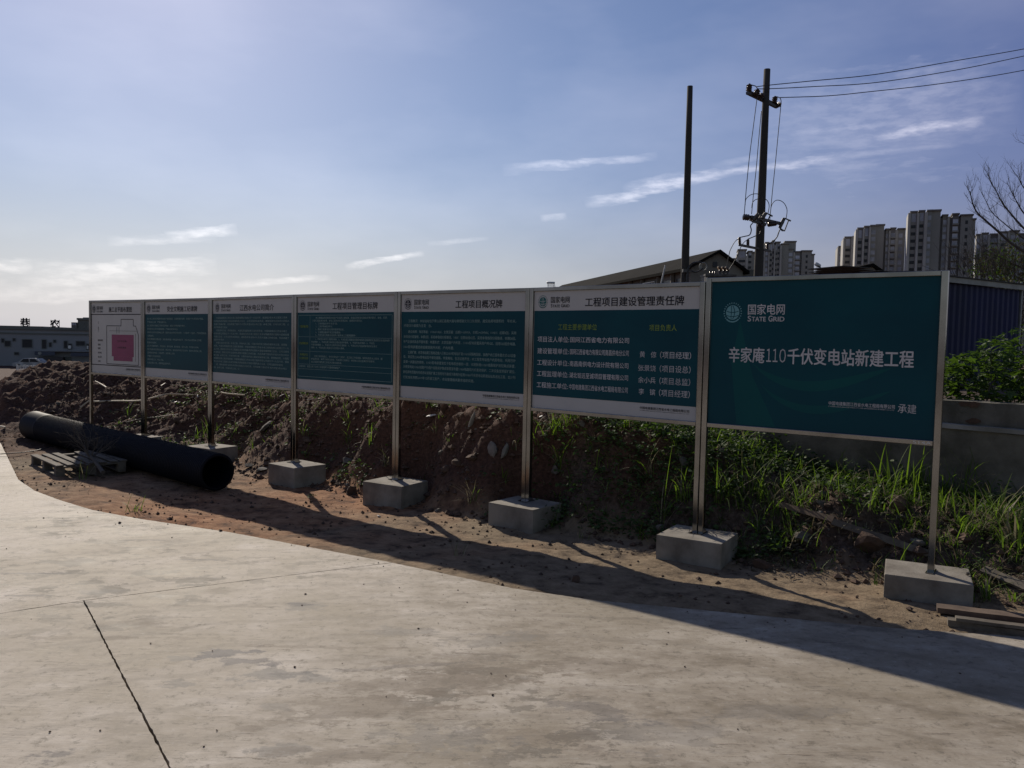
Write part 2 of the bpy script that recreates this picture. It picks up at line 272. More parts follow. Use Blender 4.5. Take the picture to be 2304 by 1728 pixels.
# road concrete: trowelled slab with mud stains
def road_mat():
    m, nt, b = new_mat('trowelled_slab_concrete')
    v = coords(nt, 'World'); vs_ = coords(nt, 'World', (1.0, 1.7, 1), (0, 0, R(-12)))
    vt = coords(nt, 'World', (0.9, 9, 1), (0, 0, R(-24)))
    big = noise_node(nt, v, 0.55, 7, 0.62); med = noise_node(nt, vs_, 1.9, 10, 0.7); fine = noise_node(nt, v, 16, 10, 0.8); scr = noise_node(nt, vt, 2.6, 12, 0.82)
    base = ramp(nt, med.outputs['Fac'], [(0.38, (0.25, 0.208, 0.16)), (0.46, (0.395, 0.342, 0.28)), (0.53, (0.475, 0.42, 0.35)), (0.61, (0.60, 0.54, 0.465))])
    base = mixc(nt, ramp(nt, big.outputs['Fac'], [(0.46, (0, 0, 0)), (0.58, (0.55, 0.55, 0.55))]), base, (0.27, 0.225, 0.155))
    # darker and browner towards the right, paler on the left
    gx = nt.nodes.new('ShaderNodeNewGeometry'); sx_ = nt.nodes.new('ShaderNodeSeparateXYZ'); nt.links.new(gx.outputs['Position'], sx_.inputs[0])
    mrx = nt.nodes.new('ShaderNodeMapRange'); mrx.inputs[1].default_value = -2.0; mrx.inputs[2].default_value = 1.2; mrx.inputs[3].default_value = 0.0; mrx.inputs[4].default_value = 0.42
    nt.links.new(sx_.outputs[0], mrx.inputs[0]); base = mixc(nt, mrx.outputs[0], base, (0.22, 0.19, 0.14))
    bl = noise_node(nt, vs_, 3.2, 12, 0.72)
    mask_big = noise_node(nt, v, 0.45, 3, 0.5)
    mul = nt.nodes.new('ShaderNodeMath'); mul.operation = 'MULTIPLY'
    nt.links.new(ramp(nt, bl.outputs['Fac'], [(0.53, (0, 0, 0)), (0.545, (1, 1, 1))]), mul.inputs[0])
    nt.links.new(ramp(nt, mask_big.outputs['Fac'], [(0.49, (0, 0, 0)), (0.58, (0.8, 0.8, 0.8))]), mul.inputs[1])
    base = mixc(nt, mul.outputs[0], base, (0.17, 0.15, 0.12))
    # trowel scuffs and thin scratches
    base = mixc(nt, ramp(nt, scr.outputs['Fac'], [(0.585, (0, 0, 0)), (0.61, (0.85, 0.85, 0.85))]), base, (0.13, 0.105, 0.08))
    base = mixc(nt, ramp(nt, fine.outputs['Fac'], [(0.38, (0.75, 0.75, 0.75)), (0.47, (0, 0, 0))]), base, (0.15, 0.13, 0.10))
    base = mixc(nt, ramp(nt, fine.outputs['Fac'], [(0.56, (0, 0, 0)), (0.68, (0.5, 0.5, 0.5))]), base, (0.55, 0.52, 0.47))
    arc = nt.nodes.new('ShaderNodeTexWave'); arc.wave_type = 'RINGS'; arc.rings_direction = 'Z'; arc.inputs['Scale'].default_value = 0.9; arc.inputs['Distortion'].default_value = 3.0; arc.inputs['Detail'].default_value = 6; arc.inputs['Detail Scale'].default_value = 2.2
    nt.links.new(coords(nt, 'World'), arc.inputs[0])
    am = nt.nodes.new('ShaderNodeMath'); am.operation = 'MULTIPLY'; nt.links.new(ramp(nt, arc.outputs['Fac'], [(0.90, (0, 0, 0)), (0.97, (0.4, 0.4, 0.4))]), am.inputs[0]); nt.links.new(big.outputs['Fac'], am.inputs[1])
    base = mixc(nt, am.outputs[0], base, (0.13, 0.11, 0.085))
    # individual stains seen in the photograph: x, y, rx, ry, angle, strength
    geo = nt.nodes.new('ShaderNodeNewGeometry')
    wob = noise_node(nt, vs_, 6, 10, 0.72)
    for px, py, rx, ry, ang, st, col in STAINS:
        p = atz(px, py, 0)
        mp = nt.nodes.new('ShaderNodeMapping'); mp.vector_type = 'TEXTURE'
        mp.inputs['Location'].default_value = (p.x, p.y, 0); mp.inputs['Rotation'].default_value = (0, 0, R(ang)); mp.inputs['Scale'].default_value = (rx, ry, 1)
        nt.links.new(geo.outputs['Position'], mp.inputs[0])
        ln = nt.nodes.new('ShaderNodeVectorMath'); ln.operation = 'LENGTH'; nt.links.new(mp.outputs[0], ln.inputs[0])
        ad = nt.nodes.new('ShaderNodeMath'); ad.operation = 'MULTIPLY_ADD'; ad.inputs[1].default_value = 5.0
        nt.links.new(wob.outputs['Fac'], ad.inputs[0]); nt.links.new(ln.outputs['Value'], ad.inputs[2])
        base = mixc(nt, ramp(nt, ad.outputs[0], [(0.0, (st, st, st)), (1.9 / 3, (st, st, st)), (2.3 / 3, (0, 0, 0))]) if False else _edge(nt, ad.outputs[0], st), base, col)
    nt.links.new(base, b.inputs['Base Color'])
    mr = nt.nodes.new('ShaderNodeMapRange'); mr.inputs[1].default_value = 0.3; mr.inputs[2].default_value = 0.7; mr.inputs[3].default_value = 0.60; mr.inputs[4].default_value = 0.82; b.inputs['Specular IOR Level'].default_value = 0.25
    nt.links.new(med.outputs['Fac'], mr.inputs[0]); nt.links.new(mr.outputs[0], b.inputs['Roughness'])
    s = nt.nodes.new('ShaderNodeMath'); s.operation = 'MULTIPLY_ADD'; s.inputs[1].default_value = 0.5
    nt.links.new(fine.outputs['Fac'], s.inputs[0]); nt.links.new(scr.outputs['Fac'], s.inputs[2])
    bump(nt, b, s.outputs[0], 0.55, 0.008)
    return m
def _edge(nt, val, st):
    mr = nt.nodes.new('ShaderNodeMapRange'); mr.inputs[1].default_value = 3.35; mr.inputs[2].default_value = 3.1
    mr.inputs[3].default_value = 0; mr.inputs[4].default_value = st
    nt.links.new(val, mr.inputs[0]); return mr.outputs[0]
DK, BR, GY = (0.105, 0.10, 0.105), (0.16, 0.125, 0.09), (0.19, 0.18, 0.165)
STAINS = [(510, 1470, .17, .09, 20, .75, DK), (540, 1488, .2, .06, -10, .6, DK), (405, 1540, .1, .05, 0, .5, GY), (620, 1520, .22, .10, 10, .6, GY),
          (700, 1525, .2, .07, -10, .55, GY), (300, 1400, .22, .1, 20, .4, BR), (330, 1415, .15, .1, 10, .4, BR), (690, 1365, .2, .1, 10, .5, GY),
          (670, 1360, .12, .05, 0, .5, DK), (820, 1590, .5, .2, 15, .45, BR), (960, 1540, .6, .25, 10, .45, BR), (1060, 1500, .5, .25, 0, .35, BR),
          (640, 1690, .2, .08, 0, .55, GY), (750, 1700, .3, .08, 5, .4, BR), (400, 1480, .1, .05, 0, .5, GY), (130, 1700, .12, .06, 10, .6, DK),
          (900, 1420, .2, .1, 0, .4, GY), (1330, 1500, .35, .15, 0, .35, BR), (1500, 1650, .4, .16, 8, .35, GY), (1200, 1660, .35, .12, -8, .35, BR),
          (230, 1330, .18, .07, 0, .4, GY), (480, 1330, .14, .07, 0, .45, BR), (1750, 1600, .4, .1, 5, .3, GY), (560, 1640, .08, .04, 0, .5, BR), (200, 1435, .9, .035, 3, .4, BR), (650, 1455, .8, .03, 1, .4, BR), (420, 1365, .9, .03, 4, .35, BR), (900, 1500, .5, .03, 12, .3, DK), (1120, 1440, .35, .12, 10, .4, GY), (980, 1660, .35, .12, 0, .4, GY), (1350, 1600, .3, .1, -15, .4, DK), (620, 1590, .1, .05, 0, .4, GY), (90, 1290, .3, .03, 5, .5, DK), (60, 1340, .2, .02, 5, .5, DK), (330, 1215, .25, .02, 5, .5, DK), (200, 1170, .3, .02, 8, .5, DK), (470, 1260, .2, .02, 0, .5, DK)]
M['road'] = road_mat()

# ------------------------------------------------------------------ mesh helpers
def mesh_from(name, verts, faces, mats, smooth=False, midx=None):
    me = bpy.data.meshes.new(name)
    verts = np.asarray(verts, dtype=np.float32)
    if isinstance(faces, np.ndarray) and faces.ndim == 2:
        nf, k = faces.shape
        me.vertices.add(len(verts)); me.vertices.foreach_set('co', verts.ravel())
        me.loops.add(nf * k); me.loops.foreach_set('vertex_index', faces.astype(np.int32).ravel())
        me.polygons.add(nf); me.polygons.foreach_set('loop_start', np.arange(0, nf * k, k, dtype=np.int32))
        me.polygons.foreach_set('loop_total', np.full(nf, k, dtype=np.int32))
    else:
        me.from_pydata([tuple(map(float, v)) for v in verts], [], [tuple(int(i) for i in f) for f in faces])
    if not isinstance(mats, (list, tuple)): mats = [mats]
    for m in mats: me.materials.append(m)
    if midx is not None: me.polygons.foreach_set('material_index', np.asarray(midx, dtype=np.int32))
    if smooth: me.polygons.foreach_set('use_smooth', np.ones(len(me.polygons), dtype=bool))
    me.update(calc_edges=True); me.validate(); return me
class MB:
    def __init__(s): s.v = []; s.f = []; s.m = []; s.mi = 0
    def add(s, v, f):
        n = len(s.v); s.v += [tuple(x) for x in v]; s.f += [tuple(i + n for i in q) for q in f]; s.m += [s.mi] * len(f)
    def box(s, x0, x1, y0, y1, z0, z1, mat=None):
        v = [Vector((x, y, z)) for z in (z0, z1) for y in (y0, y1) for x in (x0, x1)]
        if mat is not None: v = [mat @ p for p in v]
        s.add(v, [(0, 2, 3, 1), (4, 5, 7, 6), (0, 1, 5, 4), (2, 6, 7, 3), (0, 4, 6, 2), (1, 3, 7, 5)])
    def bar(s, a, b, w, h, up=Vector((0, 0, 1))):
        a = Vector(a); b = Vector(b); d = (b - a).normalized(); sd_ = d.cross(up)
        if sd_.length < 1e-3: sd_ = d.cross(Vector((0, 1, 0)))
        sd_.normalize(); u = sd_.cross(d).normalized()
        v = [p + sd_ * (w / 2 * i) + u * (h / 2 * j) for p in (a, b) for j in (-1, 1) for i in (-1, 1)]
        s.add(v, [(0, 1, 3, 2), (4, 6, 7, 5), (0, 4, 5, 1), (2, 3, 7, 6), (0, 2, 6, 4), (1, 5, 7, 3)])
    def tube(s, pts, rads, n=8, cap=True):
        pts = [Vector(p) for p in pts]
        if isinstance(rads, (int, float)): rads = [rads] * len(pts)
        d0 = (pts[1] - pts[0]).normalized(); ref = Vector((0, 0, 1)) if abs(d0.z) < 0.9 else Vector((1, 0, 0))
        u = d0.cross(ref).normalized(); V = []; F = []
        for i, p in enumerate(pts):
            d = (pts[min(i + 1, len(pts) - 1)] - pts[max(i - 1, 0)]).normalized()
            u = (u - d * u.dot(d)).normalized(); w = d.cross(u)
            for k in range(n):
                a = 2 * math.pi * k / n; V.append(p + (u * math.cos(a) + w * math.sin(a)) * rads[i])
        for i in range(len(pts) - 1):
            for k in range(n):
                a = i * n + k; b = i * n + (k + 1) % n; F.append((a, b, b + n, a + n))
        if cap: F.append(tuple(range(n))[::-1]); F.append(tuple((len(pts) - 1) * n + k for k in range(n)))
        s.add(V, F)
    def lathe(s, a, b, prof, n=12):   # prof: list of (t along 0..1, radius)
        a = Vector(a); b = Vector(b)
        s.tube2([a.lerp(b, t) for t, r in prof], [r for t, r in prof], (b - a).normalized(), n)
    def tube2(s, pts, rads, d, n):
        ref = Vector((0, 0, 1)) if abs(d.z) < 0.9 else Vector((1, 0, 0)); u = d.cross(ref).normalized(); w = d.cross(u); V = []; F = []
        for p, r in zip(pts, rads):
            for k in range(n):
                a = 2 * math.pi * k / n; V.append(p + (u * math.cos(a) + w * math.sin(a)) * r)
        for i in range(len(pts) - 1):
            for k in range(n):
                a = i * n + k; b = i * n + (k + 1) % n; F.append((a, b, b + n, a + n))
        F.append(tuple(range(n))[::-1]); F.append(tuple((len(pts) - 1) * n + k for k in range(n)))
        s.add(V, F)
    def mesh(s, name, mats, smooth=False): return mesh_from(name, s.v, s.f, mats, smooth, s.m)
def obj(name, me, parent=None, loc=None, rot=None):
    o = bpy.data.objects.new(name, me); COL.objects.link(o)
    if parent is not None: o.parent = parent
    if loc is not None: o.location = loc
    if rot is not None: o.rotation_euler = rot
    return o
def build(mb, name, mats, parent=None, smooth=False, loc=None, rot=None): return obj(name, mb.mesh(name, mats, smooth), parent, loc, rot)
def tag(o, label, cat, group=None):
    o['label'] = label; o['category'] = cat
    if group: o['group'] = group
    return o
def thing(name, label, cat, loc=(0, 0, 0), rot=(0, 0, 0), group=None):
    o = bpy.data.objects.new(name, None); COL.objects.link(o); o.location = loc; o.rotation_euler = rot; o.empty_display_size = 0.2
    return tag(o, label, cat, group)
def struct(o): o['kind'] = 'structure'; return o
def stuff(o): o['kind'] = 'stuff'; return o
def smooth_pts(pts, n=6):
    pts = [Vector(p) for p in pts]; out = []
    for i in range(len(pts) - 1):
        p0 = pts[max(i - 1, 0)]; p1 = pts[i]; p2 = pts[i + 1]; p3 = pts[min(i + 2, len(pts) - 1)]
        for k in range(n):
            t = k / n
            out.append(0.5 * ((2 * p1) + (p2 - p0) * t + (2 * p0 - 5 * p1 + 4 * p2 - p3) * t * t + (3 * p1 - p0 - 3 * p2 + p3) * t ** 3))
    out.append(pts[-1]); return out
def bevel_mesh(me, w, seg=2):
    bm = bmesh.new(); bm.from_mesh(me)
    bmesh.ops.bevel(bm, geom=bm.edges[:], offset=w, segments=seg, affect='EDGES', profile=0.6)
    bm.to_mesh(me); bm.free(); me.update(); return me

# ------------------------------------------------------------------ value noise
_lat = nrs.rand(256, 256)
def vnoise(x, y):
    x = np.asarray(x, float); y = np.asarray(y, float)
    xi = np.floor(x).astype(int); yi = np.floor(y).astype(int); fx = x - xi; fy = y - yi
    fx = fx * fx * (3 - 2 * fx); fy = fy * fy * (3 - 2 * fy)
    a = _lat[xi % 256, yi % 256]; b = _lat[(xi + 1) % 256, yi % 256]; c = _lat[xi % 256, (yi + 1) % 256]; d = _lat[(xi + 1) % 256, (yi + 1) % 256]
    return (a * (1 - fx) + b * fx) * (1 - fy) + (c * (1 - fx) + d * fx) * fy
def fbm(x, y, oct=4, g=0.5):
    s = 0; a = 1; t = 0
    for i in range(oct):
        s = s + a * vnoise(x * 2 ** i + 17.3 * i, y * 2 ** i + 5.1 * i); t += a; a *= g
    return s / t
def sstep(x): x = np.clip(x, 0, 1); return x * x * (3 - 2 * x)

# ------------------------------------------------------------------ ground
POST = [(3.0585, 5.6973), (1.6076, 6.7653), (0.1662, 7.9958), (-1.2925, 9.0710), (-2.7469, 10.1668), (-4.3058, 11.5148), (-5.7364, 12.5359), (-7.0091, 13.3726)]
ROAD = [(-40, 58), (-20, 29.8), (-8.10, 12.70), (-5.78, 9.40), (-5.2, 8.75), (-4.67, 8.29), (-4.1, 7.85), (-3.49, 7.52), (-2.46, 7.06), (-0.90, 6.20), (0.04, 5.61), (0.58, 5.39), (1.52, 5.17), (2.33, 4.97), (3.17, 4.85), (5, 4.62), (14, 3.4), (14, -12), (-30, -12), (-60, 20)]
UD = Vector((-0.807, 0.590)); VD = Vector((0.590, 0.807)); O0 = (3.06, 5.70)
def uv_of(x, y): dx = x - O0[0]; dy = y - O0[1]; return -0.807 * dx + 0.59 * dy, 0.59 * dx + 0.807 * dy
def xy_of(u, v): return O0[0] - 0.807 * u + 0.59 * v, O0[1] + 0.59 * u + 0.807 * v
def road_sd(x, y):
    x = np.asarray(x, float); y = np.asarray(y, float); d = np.full(x.shape, 1e9); inside = np.zeros(x.shape, bool)
    P = ROAD
    for i in range(len(P)):
        (ax, ay), (bx, by) = P[i], P[(i + 1) % len(P)]
        ex, ey = bx - ax, by - ay; t = np.clip(((x - ax) * ex + (y - ay) * ey) / (ex * ex + ey * ey), 0, 1)
        d = np.minimum(d, np.hypot(x - ax - t * ex, y - ay - t * ey))
        cond = ((ay > y) != (by > y)); xx = ax + (y - ay) * ex / (ey if abs(ey) > 1e-9 else 1e-9)
        inside ^= cond & (x < xx)
    return np.where(inside, d, -d)
WALLV = lambda u: 1.66 + 0.20 * u
def bank_t(u, v):
    v0 = np.interp(u, [-4, 0, 5, 7, 9, 12, 14, 16, 20], [-0.02, -0.03, 0.02, 0.15, 0.10, -0.2, -1.0, -1.5, -1.6])
    w = np.interp(u, [-4, 0, 2, 4, 6, 8, 11, 15, 20], [1.2, 1.1, 1.2, 0.85, 0.85, 1.4, 2.4, 2.9, 3.2])
    wob = (fbm(u * 1.1 + 3, v * 1.1, 3) - 0.5) * 0.5
    return sstep((v - v0 + wob) / w)
def height(x, y):
    x = np.asarray(x, float); y = np.asarray(y, float); u, v = uv_of(x, y)
    soil = np.interp(u, [-2, -0.3, 1.8, 3.7, 5.5, 7.5, 9.5, 12], [-.02, -.025, -.055, -.085, -.10, -.10, -.08, -.05]) * np.clip(-road_sd(x, y) / .9, .3, 1) + (fbm(x * 1.3, y * 1.3, 3) - 0.5) * 0.05 + (fbm(x * 7, y * 7, 4, 0.6) - 0.5) * 0.035
    for px_, py_ in POST[:6]:
        bt_pit = sstep((np.hypot(x - px_, y - py_) - 0.27) / 0.30); pit = bt_pit if px_ == POST[0][0] else pit * bt_pit
    hp = np.interp(u, [-6, -1, 0.5, 1.6, 2.6, 3.5, 5, 7, 9, 12, 15, 16.3, 17.2, 18.3, 20, 24], [0.42, 0.44, 0.46, 0.58, 0.86, 1.02, 1.04, 0.97, 0.88, 0.92, 1.04, 1.16, 0.74, 0.36, 0.2, 0.1])
    bt = bank_t(u, v) * pit
    lump = (fbm(x * 2.2 + 9, y * 2.2, 4, 0.6) - 0.5) * 0.30 + (np.abs(fbm(x * 6 + 2, y * 6, 3) - 0.5)) * 0.26 + (fbm(x * 15, y * 15, 3, 0.65) - 0.5) * 0.12
    for px_, py_ in POST[:6]: soil = soil + 0.010 * np.exp(-((np.hypot(x - px_, y - py_) - 0.33) / 0.09) ** 2) * (0.4 + fbm(x * 9, y * 9, 2))
    z = soil + bt * hp + lump * np.maximum(sstep(bt * 2.2), sstep((u - 11) / 2.5) * .6 * (v < 3)) * (1 - 0.35 * (bt > 0.98))
    # ground held back by the wall
    zw = 1.18 + (fbm(x * 3, y * 3, 2) - 0.5) * 0.06
    wallm = sstep((v - WALLV(u) - 0.18) / 0.12) * sstep((3.6 - u) / 0.5)
    z = z * (1 - wallm) + zw * wallm
    # lower ground far behind
    dist = np.hypot(x, y - 5)
    f = sstep((dist - 20) / 45.0)
    z = z * (1 - f) + (-3.0 + (fbm(x * 0.05, y * 0.05, 2) - 0.5) * 0.5) * f
    s = road_sd(x, y)
    z = np.where(s > 0, z * (1 - sstep(s / 0.10)) + -0.26 * sstep(s / 0.10), z)
    # keep earth from spilling over the slab edge
    near = np.clip((-s) / 0.35, 0, 1); z = np.where((s <= 0) & (dist < 30), np.minimum(z, -0.012 + near * 1.6), z)
    return z
def H(x, y): return float(height(np.array([x]), np.array([y]))[0])
_T = np.concatenate([np.arange(3.0, 30, 0.03), np.arange(30, 300, 0.5)])
def hit(px, py, lift=0.0):
    d = ray(px, py); X = d.x * _T; Y = d.y * _T; Z = CAMH + d.z * _T
    g = height(X, Y); inside = road_sd(X, Y) > 0; g = np.where(inside, 0, g)
    k = np.argmax(Z < g)
    return Vector((X[k], Y[k], g[k] + lift))
def axis(lo, hi, step, far):
    a = list(np.arange(lo, hi + 1e-6, step)); s = step; x = hi; up = []
    while x < far: s *= 1.22; x += s; up.append(x)
    s = step; x = lo; dn = []
    while x > -far: s *= 1.22; x -= s; dn.append(x)
    return np.array(dn[::-1] + a + up)
us = axis(-3.2, 17.5, 0.045, 3500); vs2 = axis(-3.2, 4.6, 0.045, 3500)
UU, VV = np.meshgrid(us, vs2, indexing='ij'); XX, YY = xy_of(UU, VV); ZZ = height(XX, YY)
nu, nv = UU.shape
verts = np.stack([XX.ravel(), YY.ravel(), ZZ.ravel()], 1)
idx = np.arange(nu * nv).reshape(nu, nv)
faces = np.stack([idx[:-1, :-1].ravel(), idx[1:, :-1].ravel(), idx[1:, 1:].ravel(), idx[:-1, 1:].ravel()], 1)[:, ::-1]
gm = mesh_from('ground', verts, faces, M['soil'], True)
bt = bank_t(UU, VV)
bankw = np.clip(sstep(bt * 3.0) + (road_sd(XX, YY) < -14) * 0.6 + sstep((UU - 10.2) / 2) * 0.8 * (VV < 1), 0, 1)
a = gm.attributes.new('bank', 'FLOAT', 'POINT'); a.data.foreach_set('value', bankw.ravel().astype(np.float32))
red = 0.30 * np.exp(-((UU - 6.3) / 2.2) ** 2) + 0.12 * (UU > 5) - 0.08 * (UU < 2.5) + 0.1 * (UU > 12)
a = gm.attributes.new('redness', 'FLOAT', 'POINT'); a.data.foreach_set('value', red.ravel().astype(np.float32))
ground = struct(obj('ground', gm))

# concrete road: three cast slabs with open joints
road = bpy.data.objects.new('concrete_road', None); COL.objects.link(road); struct(road)
J0 = Vector((-2.76, 5.16)); JE = Vector((-0.90, 6.20)); JA = Vector((-3.13, 4.89)); JB = Vector((-1.34, 3.15))
dL = (JA - J0).normalized(); dB = (JB - J0).normalized()
JLF = J0 + dL * 22; JBF = J0 + dB * 16
def offs(poly, g):
    c = sum((Vector(p) for p in poly), Vector((0, 0))) / len(poly); n = len(poly); out = []
    area = sum(poly[i][0] * poly[(i + 1) % n][1] - poly[(i + 1) % n][0] * poly[i][1] for i in range(n)); sg = 1 if area > 0 else -1
    for i in range(n):
        p0, p1, p2 = Vector(poly[i - 1]), Vector(poly[i]), Vector(poly[(i + 1) % n])
        d1 = (p1 - p0).normalized(); d2 = (p2 - p1).normalized()
        n1 = Vector((-d1.y, d1.x)) * sg; n2 = Vector((-d2.y, d2.x)) * sg
        b = (n1 + n2); b = b / max(b.length_squared, 0.3) * 2 * 0.5 * 2
        out.append(p1 + b * g * 0.5 * (1 if True else 0) * 1.0)
    return out
def slab(poly, gap):
    poly = offs(poly, gap); n0 = len(poly); P = []
    for i in range(n0):                         # subdivide and roughen the edge
        a_, b_ = poly[i], poly[(i + 1) % n0]; L = (b_ - a_).length
        mid = (a_ + b_) / 2; near = mid.length < 16
        k = max(1, int(L / (0.03 if near else 2)));
        k = min(k, 500)
        for j in range(k):
            p = a_.lerp(b_, j / k)
            if near and j: p = p + Vector((rnd.gauss(0, 0.0016), rnd.gauss(0, 0.0016)))
            P.append(p)
    n = len(P); V = [(p.x, p.y, 0.0) for p in P] + [(p.x, p.y, -0.2) for p in P]
    me = bpy.data.meshes.new('slab'); bm = bmesh.new()
    vt = [bm.verts.new(v) for v in V]
    top = bm.faces.new(vt[:n]); bm.faces.new(vt[n:][::-1])
    for i in range(n): bm.faces.new((vt[i], vt[i + n], vt[(i + 1) % n + n], vt[(i + 1) % n]))
    bmesh.ops.recalc_face_normals(bm, faces=bm.faces[:]); bmesh.ops.triangulate(bm, faces=[f for f in bm.faces if len(f.verts) > 4])
    bm.to_mesh(me); bm.free(); me.materials.append(M['road']); return obj('slab', me, road)
i_e = ROAD.index((-0.90, 6.20))
slab([Vector(p) for p in ROAD[:i_e + 1]] + [J0, JLF, Vector((-40, 4))], 0.008)
slab([JE] + [Vector(p) for p in ROAD[i_e + 1:i_e + 9]] + [JBF, J0], 0.010)
slab([J0, JBF, Vector((-18, -12)), JLF], 0.010)

# ------------------------------------------------------------------ lettering
def text_mesh(body, x0, x1, z0, z1, mat, y=-0.0085, bold=0.0, res=1):
    c = bpy.data.curves.new('lettering', 'FONT'); c.body = body; c.resolution_u = res
    o = bpy.data.objects.new('tmp', c); COL.objects.link(o)
    dg = bpy.context.evaluated_depsgraph_get(); me = bpy.data.meshes.new_from_object(o.evaluated_get(dg))
    bpy.data.objects.remove(o); bpy.data.curves.remove(c)
    n = len(me.vertices); co = np.empty(n * 3, np.float32); me.vertices.foreach_get('co', co); co = co.reshape(-1, 3)
    fl = [tuple(p.vertices) for p in me.polygons]
    if bold:      # heavier strokes: the glyph struck several times, each a hair in front of the last
        cs = [co]
        for q, (ox, oz) in enumerate(((bold, 0), (-bold, 0), (0, bold * .7), (0, -bold * .7))):
            c2 = co.copy(); c2[:, 0] += ox; c2[:, 1] += oz; c2[:, 2] -= 0.00015 * (q + 1); cs.append(c2)
        fl = [tuple(i + n * q for i in f_) for q in range(5) for f_ in fl]; co = np.concatenate(cs); n = len(co)
    mn = co.min(0); mx = co.max(0)
    X = x0 + (co[:, 0] - mn[0]) / (mx[0] - mn[0]) * (x1 - x0); Z = z0 + (co[:, 1] - mn[1]) / (mx[1] - mn[1]) * (z1 - z0)
    out = np.stack([X, np.full(n, y) + co[:, 2], Z], 1)
    f = fl; bpy.data.meshes.remove(me)
    return out, f
def text_part(name, items, mat, parent, y=-0.0085):
    V = []; F = []; n = 0
    for it in items:
        v, f = text_mesh(it[0], it[1], it[2], it[3], it[4], mat, y, it[5] if len(it) > 5 else 0.0, 4 if any(ord(ch) < 256 for ch in it[0]) and len(it[0]) < 8 else (2 if it[4] - it[3] > .05 else 1))
        V.append(v); F += [tuple(i + n for i in q) for q in f]; n += len(v)
    return obj(name, mesh_from(name, np.concatenate(V), F, mat), parent)
def line(body, x0, zc, h, pitch):      # a running line set at a given character pitch
    wsum = sum(0.55 if ord(ch) < 256 else 1.0 for ch in body); return (body, x0, x0 + wsum * pitch, zc - h / 2, zc + h / 2)

def emblem(parent, cx, cz, r, main, dark, y=-0.0085):
    mb = MB(); n = 28
    def disc(rad, yy, m):
        mb.mi = m; b = len(mb.v)
        mb.add([(cx, yy, cz)] + [(cx + rad * math.cos(2 * math.pi * k / n), yy, cz + rad * 1.06 * math.sin(2 * math.pi * k / n)) for k in range(n)], [(0, 1 + (k + 1) % n, 1 + k) for k in range(n)])
    disc(r * 0.72, y, 0)
    mb.mi = 1
    def arc(pts, w, yy):
        for (x0_, z0_), (x1_, z1_) in zip(pts[:-1], pts[1:]):
            d = Vector((x1_ - x0_, z1_ - z0_)); L = d.length or 1; nx, nz = -d.y / L * w / 2, d.x / L * w / 2
            mb.add([(cx + x0_ - nx, yy, cz + z0_ - nz), (cx + x1_ - nx, yy, cz + z1_ - nz), (cx + x1_ + nx, yy, cz + z1_ + nz), (cx + x0_ + nx, yy, cz + z0_ + nz)], [(0, 1, 2, 3)])
    rr = r * 0.72
    for k in (-0.45, 0.05):
        arc([(rr * (k + 0.35 * math.cos(t) - 0.1) * math.cos(t * 0.9), rr * math.sin(t)) for t in np.linspace(-1.35, 1.35, 9)], r * 0.07, y - 0.001)
    for k in (0.25, -0.35):
        arc([(rr * x, rr * (k - 0.25 * (1 - x * x))) for x in np.linspace(-0.88, 0.88, 9)], r * 0.07, y - 0.001)
    mb.mi = 0
    for k in range(18):                 # ring of marks round the globe
        a0 = math.pi * (0.10 + 0.80 * k / 17) if k < 18 else 0
        for sgn, ring in ((1, True),):
            a_ = -0.2 * math.pi + 1.4 * math.pi * k / 17
            arc([(0.86 * r * math.cos(a_), 0.92 * r * math.sin(a_)), (1.0 * r * math.cos(a_), 1.06 * r * math.sin(a_))], r * 0.10, y)
    arc([(0.93 * r * math.cos(t), 0.98 * r * math.sin(t)) for t in np.linspace(1.25 * math.pi, 1.75 * math.pi, 9)], r * 0.13, y)
    return build(mb, 'emblem', [main, dark], parent)

CO = '中国电建集团江西省水电工程局有限公司'; EN = 'POWERCHINA JIANGXI HYDROPOWER ENGINEERING BUREAU CO.,LTD.'
TITLES = {6: '工程项目建设管理责任牌', 5: '工程项目概况牌', 4: '工程项目管理目标牌', 3: '江西水电公司简介', 2: '安全文明施工纪律牌', 1: '施工总平面布置图'}
LABELS = {7: 'large dark green notice board with one line of big white characters, rightmost of the row',
          6: 'notice board with two columns of white names and two yellow green headings',
          5: 'notice board with widely spaced running text, between the name list board and the table board',
          4: 'notice board with its text set in a thin ruled table with yellow green row headings',
          3: 'notice board packed with small text from edge to edge, third from the left end',
          2: 'notice board with ragged text lines, second from the left, beside the site plan board',
          1: 'white notice board with a pink site plan, leftmost of the row'}
def sheet(mb, x0, x1, z0, z1, y, t=0.0015):
    mb.box(x0, x1, y, y + t, z0, z1)
def outline(mb, x0, x1, z0, z1, w, y):
    sheet(mb, x0, x1, z0, z0 + w, y); sheet(mb, x0, x1, z1 - w, z1, y); sheet(mb, x0, x0 + w, z0 + w, z1 - w, y); sheet(mb, x1 - w, x1, z0 + w, z1 - w, y)
post_me = {}
